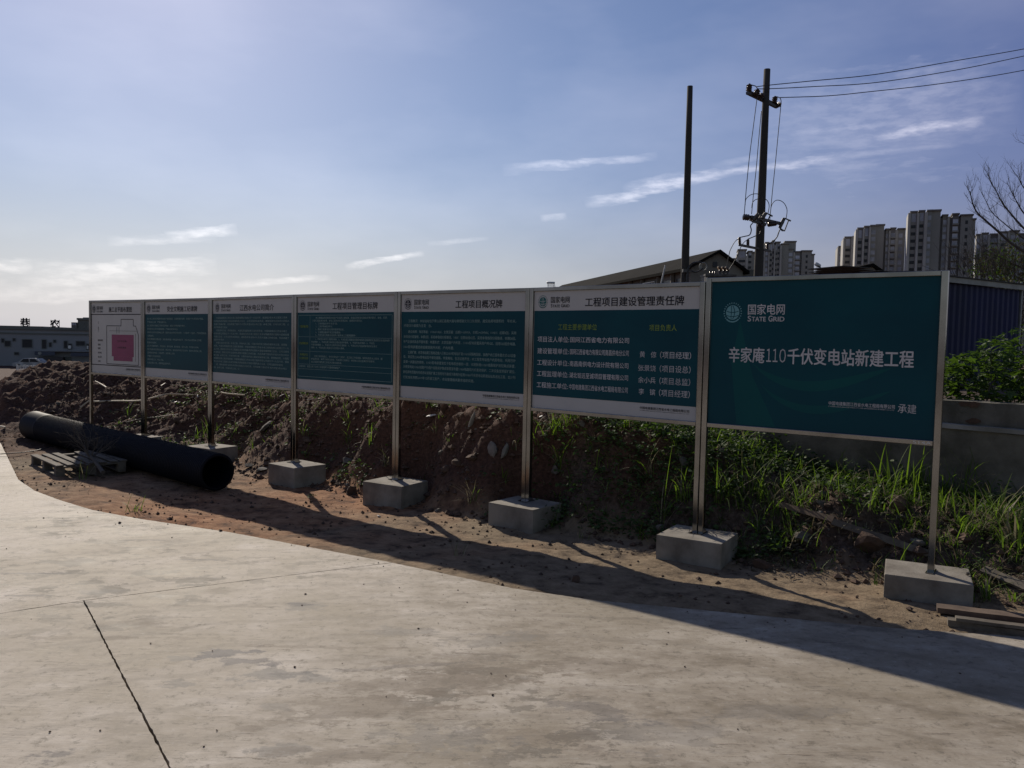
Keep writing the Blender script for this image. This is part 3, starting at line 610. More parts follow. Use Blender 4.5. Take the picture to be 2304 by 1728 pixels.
def make_board(k):
    Rp = Vector(POST[7 - k]); Lp = Vector(POST[8 - k]); e = Rp - Lp; Wd = e.length
    t = thing('notice_board', LABELS[k], 'notice board', (Lp.x, Lp.y, 0), (0, 0, math.atan2(e.y, e.x)), 'notice boards standing in a row')
    zt = 2.272 + (0.03 if k == 7 else 0); zb = 1.058
    for px_ in (0.026, Wd - 0.026):
        mb = MB(); mb.box(px_ - 0.0225, px_ + 0.0225, -0.0225, 0.0225, 0.14, zt)
        me = bevel_mesh(mb.mesh('post', M['steel']), 0.003, 1); obj('post', me, t)
        mb = MB(); mb.box(px_ - 0.026, px_ + 0.026, -0.075, 0.075, 0.151, 0.158)
        mb.add([(px_ - 0.02, 0.023, 0.158), (px_ + 0.02, 0.023, 0.158), (px_ + 0.02, 0.06, 0.158), (px_ - 0.02, 0.06, 0.158), (px_ - 0.02, 0.023, 0.21), (px_ + 0.02, 0.023, 0.21)],
               [(0, 1, 2, 3), (0, 4, 5, 1), (2, 5, 4, 3), (0, 3, 4), (1, 5, 2)])
        build(mb, 'base_plate', M['steel'], t)
    for z0 in (zb, zt - 0.036):
        mb = MB(); mb.box(0.0505, Wd - 0.0505, -0.02, 0.02, z0, z0 + 0.036)
        obj('frame_rail', bevel_mesh(mb.mesh('frame_rail', M['steel']), 0.003, 1), t)
    x0, x1, z0, z1 = 0.0505, Wd - 0.0505, zb + 0.0365, zt - 0.0365
    mb = MB(); mb.box(x0, x1, -0.003, 0.004, z0, z1); build(mb, 'panel', M['teal'] if k == 7 else M['white'], t)
    f = lambda s: s * Wd / 1.89 if k < 6 else s * Wd / (1.895 if k == 6 else 1.80)   # photo coordinates measured on the widest board
    Y1, Y2 = -0.0048, -0.0066
    if k == 7:
        emblem(t, f(0.236), 2.014, 0.078, M['cyanprint'], M['teal'], Y1)
        text_part('wordmark', [('国家电网', f(.363), f(.66), 1.995, 2.081, .012), ('S', f(.363), f(.392), 1.941, 1.988, .02), ('TATE', f(.396), f(.512), 1.942, 1.979, .02), ('G', f(.532), f(.566), 1.941, 1.988, .02), ('RID', f(.571), f(.66), 1.942, 1.979, .02)], M['paleprint'], t, Y1)
        text_part('title_lettering', [('辛家庵', f(.214), f(.512), 1.607, 1.733, .02), ('１', f(.527), f(.566), 1.620, 1.724), ('１', f(.578), f(.617), 1.620, 1.724), ('０', f(.630), f(.682), 1.617, 1.726), ('千伏变电站新建工程', f(.694), f(1.6), 1.607, 1.735, .02)], M['paleprint'], t, Y1)
        text_part('footer_lettering', [(CO, f(1.02), f(1.487), 1.304, 1.334, .01), (EN, f(1.02), f(1.487), 1.288, 1.299), ('承建', f(1.508), f(1.63), 1.278, 1.344)], M['paleprint'], t, Y1)
        # pale sweeping bands printed across the lower half
        for (xa, xb, zc, dz, wth) in ((.42, 1.45, 1.60, -.16, .075), (.50, 1.45, 1.43, -.17, .06)):
            mb = MB(); n = 18; V = []
            for i in range(n + 1):
                s = i / n; X = xa + (xb - xa) * s; z = zc + dz * math.sin(math.pi * s ** .8) ; w = wth * math.sin(math.pi * s) ** .7 + .004
                V += [(f(X), -0.0035, z - w / 2), (f(X), -0.0035, z + w / 2)]
            mb.add(V, [(2 * i, 2 * i + 2, 2 * i + 3, 2 * i + 1) for i in range(n)]); build(mb, 'printed_swoosh', M['teal2'], t)
        mb = MB(); mb.add([(f(.30), -0.0035, 1.10), (f(.62), -0.0035, 1.10), (f(.42), -0.0035, 1.50), (f(.30), -0.0035, 1.95), (f(.24), -0.0035, 1.60)], [(0, 1, 2, 3, 4)])
        build(mb, 'printed_swoosh', M['teal2'], t)
        text_part('handwritten_mark', [('514A', f(1.62), f(1.74), 1.066, 1.086)], M['whitepaint'], t, -0.0215)
        return t
    # header logo, title, footer
    logo = M['tealink'] if k == 6 else M['ink']
    emblem(t, f(.160), 2.133, 0.060, logo, M['white'], Y1)
    text_part('wordmark', [('国家电网', f(.258), f(.483), 2.118, 2.180, .012), ('S', f(.258), f(.278), 2.076, 2.110, .02), ('TATE', f(.282), f(.368), 2.076, 2.103, .02), ('G', f(.384), f(.41), 2.076, 2.110, .02), ('RID', f(.414), f(.483), 2.076, 2.103, .02)], M['ink'], t, Y1)
    tl, tr = {6: (.663, 1.695), 5: (.88, 1.53), 4: (.74, 1.55), 3: (.70, 1.46), 2: (.70, 1.53), 1: (.70, 1.50)}[k]
    text_part('title_lettering', [(TITLES[k], f(tl), f(tr), 2.078, 2.163, .018)], M['ink'], t, Y1)
    text_part('footer_lettering', [(CO, f(1.288), f(1.775), 1.163, 1.188, .012), (EN, f(1.288), f(1.775), 1.146, 1.156)], M['ink'], t, Y1)
    if k == 1:
        mb = MB(); outline(mb, f(.055), f(1.83), 1.215, 2.05, 0.014, Y1)
        build(mb, 'plan_border', M['ink'], t)
        mb = MB(); sheet(mb, f(.80), f(1.56), 1.37, 1.72, Y1); sheet(mb, f(.86), f(1.52), 1.30, 1.3695, Y1)
        build(mb, 'plan_building', M['pink'], t)
        mb = MB(); P = [(.62, 1.86), (1.13, 1.86), (1.13, 1.965), (1.55, 1.965), (1.55, 1.86), (1.63, 1.86), (1.72, 1.72), (1.72, 1.245), (.62, 1.245), (.62, 1.86)]
        for (a_, b_), (c_, d_) in zip(P[:-1], P[1:]): mb.bar((f(a_), Y1, b_), (f(c_), Y1, d_), 0.010, 0.0015, Vector((0, 1, 0)))
        for xx in (.98, 1.06): mb.bar((f(xx), Y1, 1.74), (f(xx), Y1, 1.84), 0.005, 0.0015, Vector((0, 1, 0)))
        mb.bar((f(.72), Y1, 1.78), (f(1.66), Y1, 1.78), 0.004, 0.0015, Vector((0, 1, 0))); mb.bar((f(1.62), Y1, 1.30), (f(1.62), Y1, 1.74), 0.004, 0.0015, Vector((0, 1, 0)))
        build(mb, 'plan_lines', M['ink'], t)
        items = [('北', f(.30), f(.34), 1.89, 1.93), ('↑', f(.30), f(.34), 1.75, 1.85)]
        for s_, z in (('图例说明', 1.62), ('围墙', 1.55), ('道路', 1.49), ('办公区', 1.42), ('加工区', 1.35), ('仓库', 1.28)):
            items.append((s_, f(.30), f(.30 + .045 * len(s_)), z - .016, z + .016, .01))
        text_part('plan_lettering', items, M['ink'], t, Y1)
        text_part('plan_building_lettering', [('生产综合楼', f(1.0), f(1.32), 1.60, 1.63), ('主变压器室', f(1.0), f(1.3), 1.50, 1.53)], M['ink'], t, Y2)
        return t
    mb = MB(); sheet(mb, x0 + 0.006, x1 - 0.008, 1.218, 2.045, Y1); build(mb, 'green_field', M['teal'], t)
    items = []; yel = []
    if k == 6:
        yel = [('工程主要参建单位', f(.355), f(.804), 1.860, 1.918), ('项目负责人', f(1.361), f(1.632), 1.858, 1.914)]
        rows = [('项目法人单位:', '国网江西省电力有限公司', 1.769), ('建设管理单位:', '国网江西省电力有限公司南昌供电分公司', 1.655), ('工程设计单位:', '南昌南供电力设计院有限公司', 1.542), ('工程监理单位:', '湖北铭远至诚项目管理有限公司', 1.433), ('工程施工单位:', '中国电建集团江西省水电工程局有限公司', 1.322)]
        for a_, b_, z in rows: items += [(a_, f(.107), f(.490), z - .028, z + .028, .008), (b_, f(.503), f(1.158), z - .026, z + .026, .008)]
        for nm, role, z in (('黄', '（项目经理）', 1.65), ('张景饶', '（项目设总）', 1.53), ('余小兵', '（项目总监）', 1.424), ('李', '（项目经理）', 1.32)):
            if len(nm) == 1:
                items.append((nm, f(1.272), f(1.326), z - .027, z + .027)); items.append(({'黄': '倞', '李': '镔'}[nm], f(1.385), f(1.440), z - .027, z + .027))
            else: items.append((nm, f(1.262), f(1.440), z - .027, z + .027))
            items.append((role, f(1.478), f(1.777), z - .031, z + .031))
        text_part('heading_lettering', yel, M['yellowprint'], t, Y2); text_part('body_lettering', items, M['paleprint'], t, Y2); return t
    if k == 5:
        L = ['　工程概况：本站站址位于青山湖区昌南大道与佛塔路交叉口东南侧，建设总用地面积约　平方米。', '终期设计规模为主变　台。',
             '　建设规模：电压等级：110kV/10kV。主变压器：远期3×63MVA，本期2×63MVA；110kV：远期4回，采用', '单母线分段接线，本期2回，采用单母线分段接线。10kV：远期出线42回，采用单母线四分段接线，本期28回。',
             '电气主接线及总平面布置：布置形式：主变压器户内布置，110kV配电装置采用户内GIS，选用GIS组合电器。', '10kV配电装置选用金属铠装开关柜，户内布置。',
             '　土建扩建：本变电站建工程就近接入已有220kV变电站扩建110kV间隔两回线，采用户内三层布置方式GIS设备', '备，建设至220kV变电站位于规划道路，辛家庵站，生活设施齐全，本工程变电站全户内变电站，所用已计',
             '及第一次建设的用地，110kV配电装置室位于配电综合楼的一层，本期新增110kV线路保护测控集成装置，', '对侧变电站110kV线路户外侧户线路保护集成装置室布置110kV线路和光纤差动保护，二次设备室预留扩建位。',
             '新征用地范围内完成进站道路扩建工程用地为建成于用地为征用110kV千伏变电站新建站址及送出工程，合计列', '行批准投资额2019年12月竣工投产，本站管理相关要求组织实施。']
        for s_, z in zip(L, [1.944, 1.893, 1.825, 1.77, 1.715, 1.657, 1.598, 1.547, 1.491, 1.436, 1.378, 1.319]):
            s2 = s_.lstrip('　'); ind = 0.07 if s2 != s_ else 0
            w = sum(0.55 if ord(c) < 256 else 1 for c in s2); pitch = min(0.0365, (1.715 - .095 - ind) / w)
            items.append((s2, f(.10 + ind), f(.10 + ind + w * pitch), z - .017, z + .017, .01))
    if k == 4:
        L = [(.42, 1.98, '本工程建设项目按照达标投产及优质工程标准，全面应用标准化建设成果的要求，安全，优质，'), (.36, 1.945, '分部工程验收优良率，单位工程验收优良率达标，观感得分率符合。'), (.42, 1.91, '1、工程质量总评为"优良"级；'), (.42, 1.875, '2、工程"零缺陷"移交；'),
             (.42, 1.84, '3、确保工程建设全过程质量管理目标；'), (.42, 1.805, '4、工程建设期间不发生质量事故。'), (.42, 1.77, '5、不发生因工程建设造成的六级及以上工程质量事件；'), (.42, 1.72, '1、不发生人身死亡及群伤事故；2、不发生因工程建设引起的电网及设备事故及造成恶劣社会影响的'),
             (.34, 1.685, '安全事故；3、不发生施工机械及主要设备损坏事故；4、不发生火灾事故；5、不发生'), (.34, 1.65, '环境污染事故；6、不发生负主要责任的交通事故；7、不发生对公司造成影响的安全稳定'), (.34, 1.615, '事件；8、不发生因工程建设引起的重大事故。'),
             (.40, 1.51, '实现工程绿色施工，争创环境保护"三同时"，落实施工环保措施，采取有效的水土保持，植'), (.34, 1.475, '被恢复措施；噪声污染防治达标；开展绿色工程建设，确保施工全过程满足环保要求；'), (.34, 1.44, '本工程遵守绿色施工的有关法律法规标准。'), (.10, 1.38, '进度目标：按照公司下达的工程里程碑计划确保按期投产。')]
        for xx, z, s_ in L:
            w = sum(0.55 if ord(c) < 256 else 1 for c in s_); pitch = min(0.031, (1.76 - xx) / w)
            items.append((s_, f(xx), f(xx + w * pitch), z - .0135, z + .0135, .01))
        text_part('heading_lettering', [('工程质量目标', f(.10), f(.28), 1.86, 1.89, .01), ('安全管理目标', f(.10), f(.28), 1.65, 1.68, .01), ('环境保护及', f(.11), f(.27), 1.51, 1.54), ('水土保持目标', f(.10), f(.28), 1.465, 1.495)], M['yellowprint'], t, Y2)
        mb = MB(); outline(mb, f(.075), f(1.80), 1.25, 2.015, .004, Y2)
        for z in (1.745, 1.565, 1.405, 1.345): sheet(mb, f(.08), f(1.795), z, z + .003, Y2)
        sheet(mb, f(.31), f(.313), 1.41, 2.01, Y2); build(mb, 'table_lines', M['bodyprint'], t)
    if k == 3:
        base_ = '中国电建集团江西省水电工程局有限公司成立于一九五六年，是具有水利水电工程施工总承包特级资质的国有大型综合建筑施工企业，公司注册资本金充足，拥有各类专业技术人员和大型施工机械设备，先后承建了国内外多项大中型水利水电工程、火电工程、风电光伏工程、公路市政桥梁工程以及输变电工程，获得鲁班奖、大禹奖和国家优质工程奖等荣誉，'
        q = (base_ * 6); pos = 0
        for i in range(17):
            n_ = [40, 41, 41, 8, 40, 41, 41, 6, 40, 41, 41, 41, 41, 41, 38, 40, 15][i]; ind = .06 if i in (0, 4, 8, 15) else 0
            items.append((q[pos:pos + n_], f(.08 + ind), f(.08 + ind + n_ * .0415 - ind * (n_ > 30)), 1.985 - i * .0435 - .014, 1.985 - i * .0435 + .014, .01)); pos += n_
    if k == 2:
        L = ['进入施工现场必须遵守安全生产规章制度，正确佩戴安全帽，穿戴好个人劳动防护用品，', '严禁酒后上岗，严禁违章作业。', '施工现场必须做到工完料尽场地清，材料分类堆放整齐有序。', '现场用电必须符合规范要求，严禁私拉乱接电线。',
             '特种作业人员必须持证上岗，高空作业必须系好安全带，一人操作一人监护，严禁违章指挥，', '违章操作。', '现场消防器材设置合理，消防通道畅通，危险品专库存放，动火作业办理动火工作票，', '配备灭火器材。', '施工人员着装整齐，文明用语，遵守纪律，服从管理，爱护公物，节约用水用电。',
             '施工机械设备定期检查保养，状态良好，安全防护装置齐全有效，操作人员持证上岗。', '坚持班前会制度，交底签字，做好施工记录。', '严格执行交接班制度。', '搞好环境卫生，防止污染。', '生活区整洁卫生，宿舍物品摆放有序。']
        for i, s_ in enumerate(L):
            n_ = len(s_); items.append((s_, f(.12), f(.12 + n_ * .0405), 1.975 - i * .052 - .015, 1.975 - i * .052 + .015, .01))
    text_part('body_lettering', items, M['bodyprint'], t, Y2)
    return t
for k in (7, 6, 5, 4, 3, 2, 1): make_board(k)

# ------------------------------------------------------------------ footing blocks
BY = {0: ((1991, 1292), (2190.8, 1318)), 1: ((1477, 1203), (1623, 1225)), 2: ((1100, 1130), (1198.6, 1148)), 3: ((817.8, 1083), (902, 1095)), 4: ((600.4, 1042), (666.4, 1055))}
BL = {0: 'concrete footing block with a small stone on top, under the rightmost post', 1: 'concrete footing block under the posts between the big green board and the name list board',
      2: 'concrete footing block under the posts left of the name list board', 3: 'concrete footing block with a dark clod beside its left corner',
      4: 'concrete footing block just right of the open end of the black pipe', 5: 'concrete footing block half hidden behind the open end of the black pipe',
      6: 'concrete footing block hidden behind the middle of the black pipe', 7: 'concrete footing block behind the far end of the black pipe, under the leftmost post'}
for i, (x, y) in enumerate(POST):
    yaw = R(-30)
    if i in BY:
        a_, b_ = (atz(*p, 0.15) for p in BY[i]); yaw = math.atan2(b_.y - a_.y, b_.x - a_.x)
    mb = MB(); mb.box(-0.275, 0.275, -0.235, 0.235, -0.34, 0)
    me = bevel_mesh(mb.mesh('concrete_block', M['block']), 0.006, 2)
    for v in me.vertices: v.co += Vector((rnd.gauss(0, .0015), rnd.gauss(0, .0015), rnd.gauss(0, .001)))
    cx, cy = (x, y)
    if i in BY:      # centre found from the two measured top corners
        d = (b_ - a_).normalized(); nrm = Vector((-d.y, d.x, 0)); c = (a_ + b_) / 2 + nrm * 0.235; cx, cy = c.x, c.y
        if (Vector((cx, cy)) - Vector((x, y))).length > 0.13: 
            q = Vector((cx, cy)) - Vector((x, y)); q = q.normalized() * 0.13; cx, cy = x + q.x, y + q.y
    tag(obj('concrete_block', me, None, (cx, cy, 0.151), (0, 0, yaw)), BL[i], 'concrete block', 'footing blocks under the notice boards')

# ------------------------------------------------------------------ corrugated pipe
pa, pb = Vector((-3.44, 9.40, 0.135)), Vector((-7.78, 13.10, 0.21))
def make_pipe():
    t = thing('corrugated_pipe', 'long black corrugated drain pipe lying on the earth behind the pallet', 'pipe', pa)
    ax = pb - pa; L = ax.length; d = ax.normalized(); u = d.cross(Vector((0, 0, 1))).normalized(); w = u.cross(d)
    n = 40; V = []; F = []; rings = []
    step = 0.0095; ns = int((L - 0.55) / step)
    for i in range(ns + 1):
        s = i * step; ph = (s % 0.038) / 0.038
        r = 0.222 if 0.18 < ph < 0.72 else 0.207; rings.append((s, r))
    rings += [(L - 0.55 + .01, .215), (L - 0.5, .226), (L - 0.02, .232), (L, .236), (L, .212)]
    rings = [(0.0, 0.19), (0.0, 0.207)] + rings[1:]
    for s, r in rings:
        c = d * s
        for k in range(n):
            a_ = 2 * math.pi * k / n; V.append(c + (u * math.cos(a_) + w * math.sin(a_)) * r)
    inner = [(L - .01, .195), (L * .5, .19), (0.0, .19)]
    for s, r in inner:
        c = d * s
        for k in range(n): a_ = 2 * math.pi * k / n; V.append(c + (u * math.cos(a_) + w * math.sin(a_)) * r)
    m = len(rings) + len(inner)
    F = [(i * n + k, i * n + (k + 1) % n, (i + 1) * n + (k + 1) % n, (i + 1) * n + k) for i in range(m - 1) for k in range(n)]
    me = mesh_from('pipe_wall', np.array([tuple(v) for v in V]), np.array(F), M['pipe'], False)
    obj('pipe_wall', me, t)
make_pipe()

# ------------------------------------------------------------------ pallet
def make_pallet():
    A, B, C, D = Vector((-5.60, 9.86, 0)), Vector((-4.90, 10.27, 0)), Vector((-6.46, 10.76, 0)), None
    ex = (B - A).normalized(); ln = (C - A).length
    yaw = R(43.5)
    t = thing('wooden_pallet', 'weathered wooden pallet lying flat in front of the black pipe', 'pallet', A + Vector((0, 0, -0.045)), (0, 0.0, yaw))
    W_, L_ = 0.86, 1.2
    zt = 0.13
    xs = [0.045, 0.17, 0.295, 0.42, 0.545, 0.67, 0.79]
    for i, x in enumerate(xs):
        mb = MB(); wv = 0.085; mb.box(x - wv / 2, x + wv / 2, 0.0, L_ if i != 3 else L_ * .62, -0.009, 0.009)
        o = obj('deck_board', bevel_mesh(mb.mesh('deck_board', M['wood']), 0.002, 1), t, (rnd.uniform(-.008, .008), rnd.uniform(-.01, .01), zt + rnd.uniform(0, .003)), (0, 0, R(rnd.uniform(-1, 1))))
    for y in (0.05, L_ / 2, L_ - 0.05):
        mb = MB(); mb.box(0, W_ - 0.04, y - 0.045, y + 0.045, zt - 0.030, zt - 0.0105); build(mb, 'stringer_board', M['wood'], t)
        for x in (0.05, W_ / 2 - .02, W_ - 0.09):
            mb = MB(); mb.box(x - 0.05, x + 0.05, y - 0.045, y + 0.045, 0.012, zt - 0.031); build(mb, 'spacer_block', M['wood'], t)
    for x in (0.05, W_ / 2 - .02, W_ - 0.09):
        mb = MB(); mb.box(x - 0.045, x + 0.045, 0, L_, -0.008, 0.011); build(mb, 'bottom_board', M['wood'], t)
make_pallet()

# dead uprooted sapling lying on the pallet
def branch_tree(mb, p, d, L, r, depth, spread=0.5, up=0.0, kids=3, seg=4):
    pts = [Vector(p)]; dd = Vector(d).normalized()
    for i in range(seg):
        dd = (dd + Vector((rnd.gauss(0, .12), rnd.gauss(0, .12), rnd.gauss(0, .12) + up))).normalized()
        pts.append(pts[-1] + dd * (L / seg))
    mb.tube(pts, [r * (1 - 0.65 * i / seg) for i in range(seg + 1)], 5 if depth > 1 else 4, cap=False)
    if depth <= 0: return
    for k in range(kids):
        i = rnd.randint(1, seg); q = pts[i]
        nd = (dd + Vector((rnd.gauss(0, spread), rnd.gauss(0, spread), rnd.gauss(0, spread) + up))).normalized()
        branch_tree(mb, q, nd, L * rnd.uniform(.5, .8), r * .5, depth - 1, spread, up, kids, seg)
mb = MB()
p0 = atz(232, 1063, 0.03); p1 = Vector((-5.55, 10.45, 0.2))
mb.tube([p0, p0.lerp(p1, .5) + Vector((0, 0, .02)), p1], [0.026, 0.022, 0.014], 8)
for k in range(16):
    branch_tree(mb, p0.lerp(p1, rnd.uniform(.6, 1)), Vector((rnd.gauss(-.3, .6), rnd.gauss(.5, .5), abs(rnd.gauss(.35, .3)))), rnd.uniform(.25, .5), .006, 2, .6, .02, 3)
tag(build(mb, 'dead_sapling', M['bark']), 'dead twiggy uprooted sapling lying across the wooden pallet', 'dead branch')

# ------------------------------------------------------------------ retaining wall
wdir = Vector((-0.67, 0.74, 0)).normalized(); wn_ = Vector((0.74, 0.67, 0)).normalized()
W0 = Vector((3.88, 7.20, 0))
yaw = math.atan2(-wdir.y, -wdir.x)      # local x runs left -> right toward camera
wall = thing('retaining_wall', 'stained concrete retaining wall with a projecting ledge behind the right end of the boards', 'retaining wall', W0, (0, 0, yaw))
def wavy_box(x0, x1, y0, y1, z0, z1, nx, name, mat, amp, parent, side=0):
    V = []; F = []
    for i in range(nx + 1):
        x = x0 + (x1 - x0) * i / nx
        j = lambda: rnd.uniform(-amp, amp)
        V += [(x, y0 + j(), z0), (x, y1, z0), (x, y1, z1 + j()), (x, y0 + j(), z1 + j())]
    for i in range(nx):
        b = i * 4
        for k in range(4): F.append((b + k, b + (k + 1) % 4, b + 4 + (k + 1) % 4, b + 4 + k))
    F.append((0, 3, 2, 1)); b = nx * 4; F.append((b, b + 1, b + 2, b + 3))
    return obj(name, mesh_from(name, V, F, mat), parent)
wavy_box(-4.3, 5, 0.0, 0.35, -0.3, 1.045, 60, 'wall_face', M['wallconc'], 0.006, wall)
wavy_box(-4.3, 5, -0.018, 0.33, 1.047, 1.085, 60, 'ledge', M['wallcap'], 0.004, wall)
wavy_box(-4.3, 5, 0.07, 0.30, 1.087, 1.29, 50, 'upper_kerb', M['wallconc'], 0.008, wall)
mb = MB()
for cx_, cz_, sx, sz in ((0.21, 1.27, .07, .03), (0.13, 1.27, .05, .02), (0.22, 1.12, .06, .03)):
    V = [(cx_ + sx * math.cos(a_) * rnd.uniform(.6, 1.2), 0.058, cz_ + sz * math.sin(a_) * rnd.uniform(.6, 1.2)) for a_ in np.linspace(0, 2 * math.pi, 14)[:-1]]
    mb.add(V, [tuple(range(13))])
build(mb, 'mud_stain', M['clod'], wall)

# ------------------------------------------------------------------ blue shed behind the wall
def make_shed():
    Bp = at(2299, 640, 14.2); Ap = at(2040, 640, 12.3); Ap.z = Bp.z = 0
    e = (Bp - Ap); L = e.length; yaw = math.atan2(e.y, e.x)
    t = thing('corrugated_shed', 'low shed with dark blue corrugated steel walls and a pale edged flat roof', 'shed', (Ap.x, Ap.y, 1.05), (0, 0, yaw))
    zt = at(2299, 641, 14.2).z - 1.05 - 0.10
    def corr(x0, y0, x1, y1, name):
        V = []; F = []; d = Vector((x1 - x0, y1 - y0)); n = d.length; d /= n; nn = Vector((d.y, -d.x)); s = 0; pts = []
        while s < n:
            for ds, o in ((0, 0), (0.06, 0), (0.085, 0.028), (0.145, 0.028), (0.17, 0)):
                if s + ds <= n: pts.append((s + ds, o))
            s += 0.17
        for q, o in pts:
            p = Vector((x0, y0)) + d * q + nn * o; V += [(p.x, p.y, -0.1), (p.x, p.y, zt)]
        F = [(2 * i, 2 * i + 2, 2 * i + 3, 2 * i + 1) for i in range(len(pts) - 1)]
        obj(name, mesh_from(name, V, F, M['bluesteel']), t)
    corr(0, 0, L, 0, 'wall_sheet'); corr(L, 0, L, 3.5, 'wall_sheet'); corr(0, 3.5, 0, 0, 'wall_sheet')
    mb = MB(); mb.box(0.05, L - 0.05, 0.04, 3.45, -0.1, zt - 0.05); build(mb, 'inner_wall', M['towerdark'], t)
    mb = MB(); mb.box(-0.14, L + 0.10, -0.10, -0.06, zt + 0.0, zt + 0.085); build(mb, 'fascia', M['fascia'], t)
    V = []; F = []; n = 40
    mb = MB(); mb.box(-0.18, L + 0.14, -0.13, 3.8, zt + 0.088, zt + 0.104); build(mb, 'roof_sheet', M['roofsheet'], t)
    for i in range(7):
        mb = MB(); x = -0.9 + i * 0.3; mb.box(0, 0.55, 0, 0.7, 0, 0.012)
        build(mb, 'loose_roof_sheet', M['roofsheet'], t, False, (x - 0.25, 0.3 + 0.16 * (i % 3), zt + 0.107 + 0.004 * (6 - i)), (R(rnd.uniform(-.5, .5)), R(rnd.uniform(-.5, .5)), R(rnd.uniform(-12, 12))))
    mb = MB(); mb.box(0.98 * L, 0.98 * L + 0.04, -0.04, -0.01, -0.1, zt); build(mb, 'corner_post', M['fascia'], t)
make_shed()

# ------------------------------------------------------------------ utility poles
def vert_pole(px_t, py_t, Y, label, r_top):
    top = at(px_t, py_t, Y); return top
PY = 24.0
def make_pole(name, label, pxt, pyt, pxb, pyb, Y, rt, taper=1 / 150.0):
    top = at(pxt, pyt, Y); low = at(pxb, pyb, Y); d = (low - top); k = (top.z + 3.2) / (top.z - low.z); bot = top + d * k
    t = thing(name, label, 'utility pole', bot)
    L = (top - bot).length; mb = MB(); pts = [bot.lerp(top, s) - bot for s in np.linspace(0, 1, 9)]
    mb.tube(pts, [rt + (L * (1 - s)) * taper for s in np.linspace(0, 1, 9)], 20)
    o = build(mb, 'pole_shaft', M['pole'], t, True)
    return t, top, bot
pole1, p1t, p1b = make_pole('utility_pole', 'plain bare grey concrete pole without cross arms, left of the wired pole', 1552.5, 194, 1541, 620, 26.0, 0.088)
pole2, p2t, p2b = make_pole('utility_pole', 'concrete utility pole with cross arms, black insulators and wires', 1726, 156, 1706, 628, PY, 0.093)
def P2(px, py, dy=0.0): return at(px, py, PY + dy)
def insulator(a_, b_, n=4, r=0.085, name='insulator', parent=None):
    mb = MB(); prof = [(0, .02)]
    for i in range(n):
        t0 = 0.08 + 0.84 * i / n; dt = 0.84 / n
        prof += [(t0, .035), (t0 + dt * .1, r), (t0 + dt * .35, r * .92), (t0 + dt * .6, .04)]
    prof += [(0.93, .035), (1, .02)]
    a_ = Vector(a_); b_ = Vector(b_); o = parent.location
    mb.lathe(a_ - o, b_ - o, prof, 12); return build(mb, name, M['ceramic'], parent, True)
def pbar(a_, b_, w, h, name='cross_arm', mat='iron'):
    mb = MB(); mb.bar(Vector(a_) - pole2.location, Vector(b_) - pole2.location, w, h); return build(mb, name, M[mat], pole2)
dl = lambda x: (x - 1715) * 0.017   # arms run away to the right
pbar(P2(1681, 209, -0.62), P2(1747, 241, 0.62), .08, .07)
pbar(P2(1683, 205, -0.50), P2(1749, 237, 0.74), .06, .06)
pbar(P2(1688, 488, -0.55), P2(1756, 503, 0.62), .09, .08)
pbar(P2(1664, 551, -0.8), P2(1733, 565, 0.35), .07, .06)
pbar(P2(1694, 497, -0.4), P2(1722, 505, 0.1), .07, .07, 'fuse_bracket')
for a_, b_, n, r in (((1684.6, 206, -.6), (1686.6, 188, -.6), 4, .088), ((1700, 220, -.35), (1705.5, 199, -.35), 4, .092), ((1691, 213, -.45), (1703, 207, -.5), 3, .06), ((1741.5, 233, .5), (1744.5, 216, .5), 4, .085),
                     ((1743.5, 239, .6), (1758, 233, .6), 4, .085), ((1706, 222, -.2), (1718, 210, -.2), 3, .085),
                     ((1672, 488, -.55), (1688, 490, -.5), 3, .095), ((1688, 490, -.4), (1700, 496, -.35), 3, .09), ((1728, 505, .2), (1749, 502, .4), 4, .08), ((1704, 505, -.2), (1716, 508, -.2), 3, .06),
                     ((1664.4, 550, -.8), (1663.3, 533.5, -.8), 6, .05), ((1682.8, 553.5, -.5), (1682.8, 538, -.5), 6, .05), ((1726.2, 563, .3), (1726.2, 548.5, .3), 6, .05)):
    insulator(P2(*a_), P2(*b_), n, r, parent=pole2)
def cutout(a_, b_, c_, d_, dy):
    mb = MB(); o = pole2.location; a_, b_, c_, d_ = (P2(*q, dy) - o for q in (a_, b_, c_, d_))
    mb.lathe(a_, b_, [(0, .03), (.05, .05), (.5, .055), (.95, .05), (1, .03)], 10); mb.tube([c_, d_], .018, 8)
    mb.bar(a_, c_, .04, .03); mb.bar(b_, d_, .04, .03); mb.bar(c_, c_ + (c_ - a_) * .5, .03, .04)
    build(mb, 'fuse_cutout', M['iron'], pole2)
cutout((1764.7, 490.5), (1754, 513), (1774.5, 495), (1765, 520), .55)
cutout((1723.5, 478.6), (1714.8, 492), (1733.3, 484), (1721, 509), -.3)
cutout((1706, 480.7), (1693, 496), (1712, 484), (1700, 502), -.5)
def cable(pts, r, name='jumper_cable', parent=pole2, mat='wire'):
    o = parent.location if parent else Vector((0, 0, 0)); mb = MB(); mb.tube([p - o for p in smooth_pts(pts, 6)], r, 6); return build(mb, name, M[mat], parent, True)
dn = lambda L, r=0.011, d=0: cable([P2(x, y, d) for x, y in L], r)
dn([(1703.6, 218), (1695, 285), (1687, 347), (1680, 415), (1674.6, 482)], .011, -.5)
dn([(1713, 250), (1707, 315), (1701.8, 376), (1696, 430), (1691, 482)], .011, -.4)
dn([(1757, 237), (1751, 300), (1744.4, 369), (1738, 430), (1733, 485), (1732, 500)], .011, .4)
dn([(1676.5, 462), (1678, 449.3), (1685.6, 440.6), (1694, 436.8), (1704, 436.3), (1712, 440), (1718, 450)], .011, -.5)
dn([(1691.5, 468), (1693, 456.9), (1698, 450.4), (1705, 447.7), (1714, 445)], .011, -.4)
